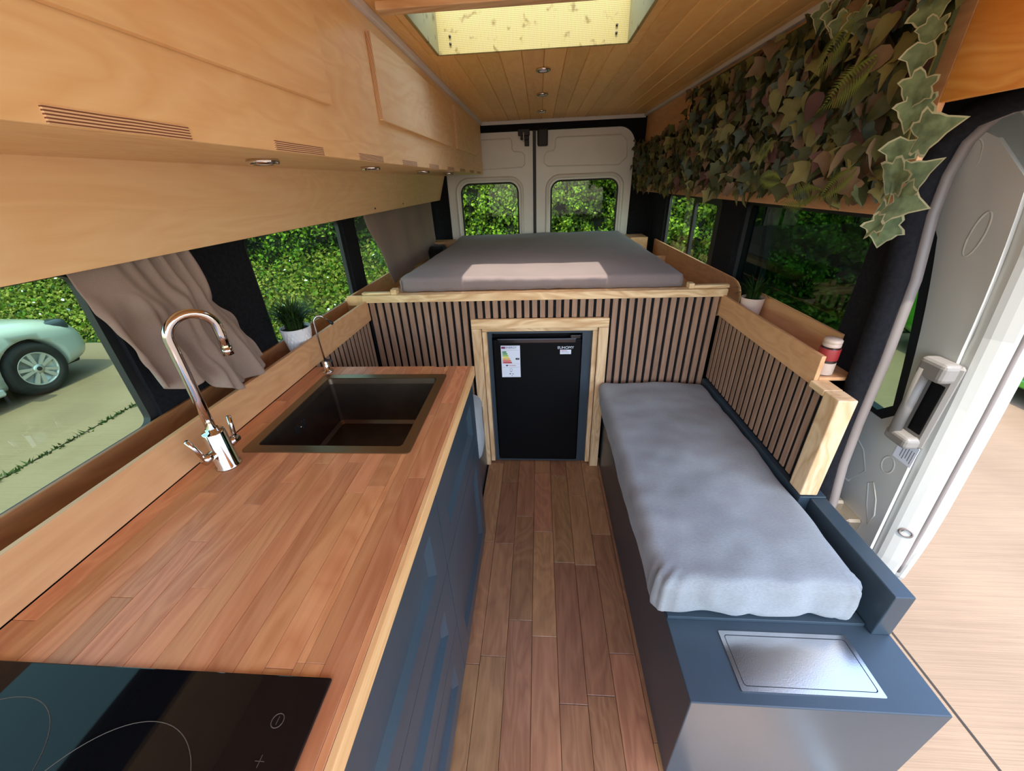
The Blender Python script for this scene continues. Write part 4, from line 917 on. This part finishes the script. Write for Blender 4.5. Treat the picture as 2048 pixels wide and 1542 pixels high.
# ================================================================== OUTSIDE
def wheel(parent, x, y, side):
    V, F = [], []
    o = lathe('tyre', [(.20, -.10), (.30, -.10), (.325, -.07), (.33, 0), (.325, .07), (.30, .10), (.21, .10), (.205, .06), (.20, -.10)], 0, 0, 'tyre', parent, 40)
    mtx = Matrix.Translation((x, y, .33)) @ Matrix.Rotation(math.pi/2*side, 4, 'Y'); o.matrix_basis = mtx; o.matrix_parent_inverse = Matrix.Identity(4)
    bm = bmesh.new()
    for k in range(10):
        a = 2*math.pi*k/10+(.09 if k % 2 else -.09)
        r = bmesh.ops.create_cube(bm, size=1)['verts']
        for v in r:
            rr = .05 if v.co.x < 0 else .205; wd = .016 if v.co.x < 0 else .022; p = Vector((rr, v.co.y*2*wd, .085+v.co.z*.02)); v.co = Matrix.Rotation(a, 3, 'Z') @ p
    s = from_bm('spokes', bm, 'alloy', o)
    lathe('rim', [(.195, .05), (.21, .098), (.20, .10), (.19, .085), (.185, .03)], 0, 0, 'alloy', o, 40)
    lathe('hub', [(.06, .06), (.055, .098), (.001, .10)], 0, 0, 'alloy', o, 20); lathe('hub_cap', [(.028, .098), (.026, .103), (.001, .104)], 0, 0, 'tyre', o, 16)
    lathe('brake', [(.18, .01), (.18, .02), (.001, .02)], 0, 0, 'tyre', o, 24)
def car(name, loc, rz, paint, label):
    root = empty(name, (0, 0, 0), label, 'car'); root.location = loc; root.rotation_euler = (0, 0, rz)
    HWD = .89
    # stations along y: (y, bottom, belt height, half width factor, top height of the body)
    ST = [(-2.08, .42, .62, .70, .70), (-2.02, .30, .80, .86, .98), (-1.85, .24, .90, .94, 1.04), (-1.3, .20, .94, 1.0, 1.02), (-.4, .18, .93, 1.0, 1.0), (.5, .18, .91, 1.0, .98), (1.0, .20, .88, 1.0, .97), (1.5, .22, .80, .985, .90), (1.8, .24, .72, .95, .82), (1.98, .28, .64, .87, .74), (2.08, .36, .54, .72, .62)]
    V = []; F = []
    for (y, zb, zs, wf, zt) in ST:
        h_ = HWD*wf; V += [(s*a, y, z_) for s, a, z_ in ((1, h_*.90, zb), (1, h_*.985, zb+.08), (1, h_, (zb+zs)/2), (1, h_*.985, zs-.06), (1, h_*.93, zs+.01), (1, h_*.80, zs+(zt-zs)*.7), (1, h_*.40, zt), (-1, h_*.40, zt), (-1, h_*.80, zs+(zt-zs)*.7), (-1, h_*.93, zs+.01), (-1, h_*.985, zs-.06), (-1, h_, (zb+zs)/2), (-1, h_*.985, zb+.08), (-1, h_*.90, zb))]
    n_ = 14
    for i in range(len(ST)-1):
        for k in range(n_): F.append((i*n_+k, i*n_+(k+1) % n_, (i+1)*n_+(k+1) % n_, (i+1)*n_+k))
    F.append(tuple(range(n_))); F.append(tuple((len(ST)-1)*n_+k for k in range(n_))[::-1])
    bm = bmesh.new(); vs = [bm.verts.new(v) for v in V]
    for f_ in F: bm.faces.new([vs[i] for i in f_])
    bmesh.ops.recalc_face_normals(bm, faces=bm.faces); bmesh.ops.subdivide_edges(bm, edges=bm.edges, cuts=2, use_grid_fill=True, smooth=.6)
    tmp = bpy.data.meshes.new('t'); bm.to_mesh(tmp); bm.free(); bo = bpy.data.objects.new('t', tmp); C.objects.link(bo)
    cuts = []
    for y in (-1.3, 1.3):
        cm = bpy.data.meshes.new('c'); b2 = bmesh.new(); bmesh.ops.create_cone(b2, cap_ends=True, segments=40, radius1=.365, radius2=.365, depth=3); b2.to_mesh(cm); b2.free()
        co = bpy.data.objects.new('c', cm); C.objects.link(co); co.rotation_euler = (0, math.pi/2, 0); co.location = (0, y, .34); cuts.append(co)
        md = bo.modifiers.new('b', 'BOOLEAN'); md.operation = 'DIFFERENCE'; md.object = co; md.solver = 'EXACT'
    bpy.context.view_layer.update(); me = bpy.data.meshes.new_from_object(bo.evaluated_get(bpy.context.evaluated_depsgraph_get()))
    for q in [bo]+cuts: bpy.data.objects.remove(q)
    me.materials.clear(); me.materials.append(M[paint]); me.polygons.foreach_set('use_smooth', [True]*len(me.polygons)); me.name = 'car_body'
    def put(o): o.matrix_parent_inverse = Matrix.Identity(4); return o
    bo = put(link('body', me, root))
    # cabin
    CS = [(-1.95, .70, 1.0, .62), (-1.55, .72, 1.40, .60), (-.9, .74, 1.47, .60), (.1, .74, 1.45, .60), (1.0, .72, 1.0, .66)]
    V = []; F = []
    for (y, wb, zt, wt_) in CS: V += [(wb*1.08, y, .93), (wt_, y, zt-.03), (wt_*.8, y, zt), (-wt_*.8, y, zt), (-wt_, y, zt-.03), (-wb*1.08, y, .93)]
    for i in range(len(CS)-1):
        for k in range(5): F.append((i*6+k, i*6+k+1, (i+1)*6+k+1, (i+1)*6+k))
    put(mk('windows', V, F, 'fridge_gloss', root, False))
    V2 = [((v[0]*.99), v[1], v[2]+.012) for v in V if True]
    put(mk('roof', [V2[i*6+k] for i in range(1, 4) for k in range(1, 5)], [(i*4+k, i*4+k+1, (i+1)*4+k+1, (i+1)*4+k) for i in range(2) for k in range(3)], paint, root, True))
    put(mk('wheel_liner', [], [], 'tyre', root)) if False else None
    for y in (-1.3, 1.3): put(boxes('wheel_well', [(-.70, .70, y-.36, y+.36, .35, .70)], 'tyre', root, .05))
    put(boxes('underbody', [(-.7, .7, -1.9, 1.9, .19, .32)], 'tyre', root, .02))
    for s in (-1, 1):
        for y in (-1.3, 1.3): wheel(root, s*.785, y, s)
        put(soft_box('headlight', min(s*.52, s*.80), max(s*.52, s*.80), 1.62, 1.93, .63, .80, .06, 'lamp_clear', root, .05, 0)); put(soft_box('tail_light', min(s*.60, s*.85), max(s*.60, s*.85), -2.04, -1.72, .74, .92, .06, 'lamp_red', root, .05, 0))
        put(soft_box('door_mirror', min(s*.88, s*1.05), max(s*.88, s*1.05), .62, .78, .94, 1.08, .05, paint, root, .04, 0))
        put(tube('door_gap', [(s*.885, .86, .30), (s*.895, .87, .55), (s*.885, .80, .86)], .005, 'tyre', root, 6)); put(boxes('sill', [(min(s*.80, s*.885), max(s*.80, s*.885), -.9, .9, .17, .26)], paint, root, .02))
    return root
car('parked_car', (-7.18, 2.72, GZ), 0, 'car_white', 'white hatchback parked outside the kitchen window')
car('parked_car', (5.72, 3.45, GZ), math.pi, 'car_green', 'bright green hatchback parked beyond the sliding door')
# hedge, grass bank and flowers: leaf masses on real volumes
def scatter(name, n_, fn, size, mats, wts, parent, seed, up=.3):
    r = np.random.default_rng(seed); P, N = fn(r, n_)
    d = r.normal(size=(n_, 3)); d[:, 2] -= .3; d /= np.linalg.norm(d, axis=1)[:, None]
    nn = N+r.normal(size=(n_, 3))*.7; nn -= d*np.sum(nn*d, 1)[:, None]; nn /= np.linalg.norm(nn, axis=1)[:, None]; sx = np.cross(d, nn)
    s = (size*r.uniform(.6, 1.3, n_))[:, None]
    Q = np.stack([P, P+sx*s*.36+d*s*.5+nn*s*.08, P+d*s, P-sx*s*.36+d*s*.5+nn*s*.08], 1).reshape(-1, 3)
    me = bpy.data.meshes.new(name); me.vertices.add(4*n_); me.vertices.foreach_set('co', Q.ravel()); me.loops.add(4*n_); me.polygons.add(n_)
    me.loops.foreach_set('vertex_index', np.arange(4*n_, dtype=np.int32)); me.polygons.foreach_set('loop_start', np.arange(0, 4*n_, 4, dtype=np.int32)); me.polygons.foreach_set('loop_total', np.full(n_, 4, dtype=np.int32))
    for m_ in mats: me.materials.append(M[m_])
    me.polygons.foreach_set('material_index', r.choice(len(mats), n_, p=wts).astype(np.int32)); me.update(calc_edges=True)
    o = link(name, me, parent); o['kind'] = 'stuff'; return o
def wob(x, z_): return .35*np.sin(x*1.3+z_*.8)+.22*np.sin(x*2.9-z_*2.1+1)+.20*np.sin(x*6.1+z_*5.3)*np.sin(z_*7.3-x*2.2)+.16*np.sin(x*13+z_*9+2)*np.sin(z_*15-x*4+1)
def hedge_y(x, z_):
    base = np.where(x < -2.5, 8.6, 6.9); tt = np.clip((x+3.6)/1.6, 0, 1); base = 8.4*(1-tt)+6.9*tt
    return base+wob(x, z_)-.25*np.cos(z_*1.1)
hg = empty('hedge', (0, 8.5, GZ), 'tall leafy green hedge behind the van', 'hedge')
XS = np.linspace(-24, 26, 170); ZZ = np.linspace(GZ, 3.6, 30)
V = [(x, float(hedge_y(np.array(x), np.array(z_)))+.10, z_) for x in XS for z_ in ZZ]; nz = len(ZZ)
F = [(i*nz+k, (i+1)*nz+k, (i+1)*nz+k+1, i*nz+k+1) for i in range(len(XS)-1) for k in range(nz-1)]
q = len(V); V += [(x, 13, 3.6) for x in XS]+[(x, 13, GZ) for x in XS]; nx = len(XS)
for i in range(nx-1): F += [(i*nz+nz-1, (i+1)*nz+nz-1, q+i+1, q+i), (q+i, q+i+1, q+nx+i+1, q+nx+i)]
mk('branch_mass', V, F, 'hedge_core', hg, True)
def hfn(r, n_):
    x = r.uniform(-22, 25, n_); z_ = GZ+(4.15)*r.random(n_)**1.2; y = hedge_y(x, z_)+r.normal(0, .07, n_)
    return np.stack([x, y, z_], 1), np.tile([0, -1, .35], (n_, 1))
scatter('leaves', 190000, hfn, .072, ['hedge_mid', 'hedge_light', 'hedge_dark'], [.45, .25, .30], hg, 3)
def hfn2(r, n_):
    x = r.uniform(-2.6, 5.5, n_); z_ = r.uniform(.2, 2.4, n_); y = hedge_y(x, z_)-.05+r.normal(0, .06, n_)
    return np.stack([x, y, z_], 1), np.tile([0, -1, .35], (n_, 1))
scatter('leaves', 42000, hfn2, .05, ['hedge_mid', 'hedge_light', 'hedge_dark'], [.45, .35, .20], hg, 4)
bk = empty('grass_bank', (-6, 6.5, GZ), 'overgrown grass bank in front of the hedge', 'grass')
def bank_z(x, y): return GZ+np.clip((y-5.75)/2.2, 0, 1.4)*.75+.06*np.sin(x*3.1+y*2)*np.clip((y-5.75), 0, 1)
XS = np.linspace(-24, 26, 120); YS = np.linspace(5.75, 9.5, 16)
V = [(x, y, float(bank_z(np.array(x), np.array(y)))-.01) for x in XS for y in YS]; ny = len(YS)
mk('soil_slope', V, [(i*ny+k, (i+1)*ny+k, (i+1)*ny+k+1, i*ny+k+1) for i in range(len(XS)-1) for k in range(ny-1)], 'hedge_dark', bk, True)
def bfn(r, n_):
    x = r.uniform(-20, 20, n_); y = 5.8+2.9*r.random(n_); z_ = bank_z(x, y)+r.uniform(0.0, .22, n_)*np.clip((y-5.75)*2, .2, 1)
    return np.stack([x, y, z_], 1), np.tile([0, -.6, .8], (n_, 1))
scatter('blades', 150000, bfn, .075, ['bank_grass', 'bank_straw', 'hedge_mid', 'hedge_dark'], [.45, .2, .2, .15], bk, 5)
def ffn(r, n_):
    x = r.uniform(-12, -1, n_); y = 5.9+2.4*r.random(n_); z_ = bank_z(x, y)+.25
    return np.stack([x, y, z_], 1), np.tile([0, -.8, .6], (n_, 1))
scatter('flower_heads', 120, ffn, .06, ['flower_white'], [1.0], bk, 6)
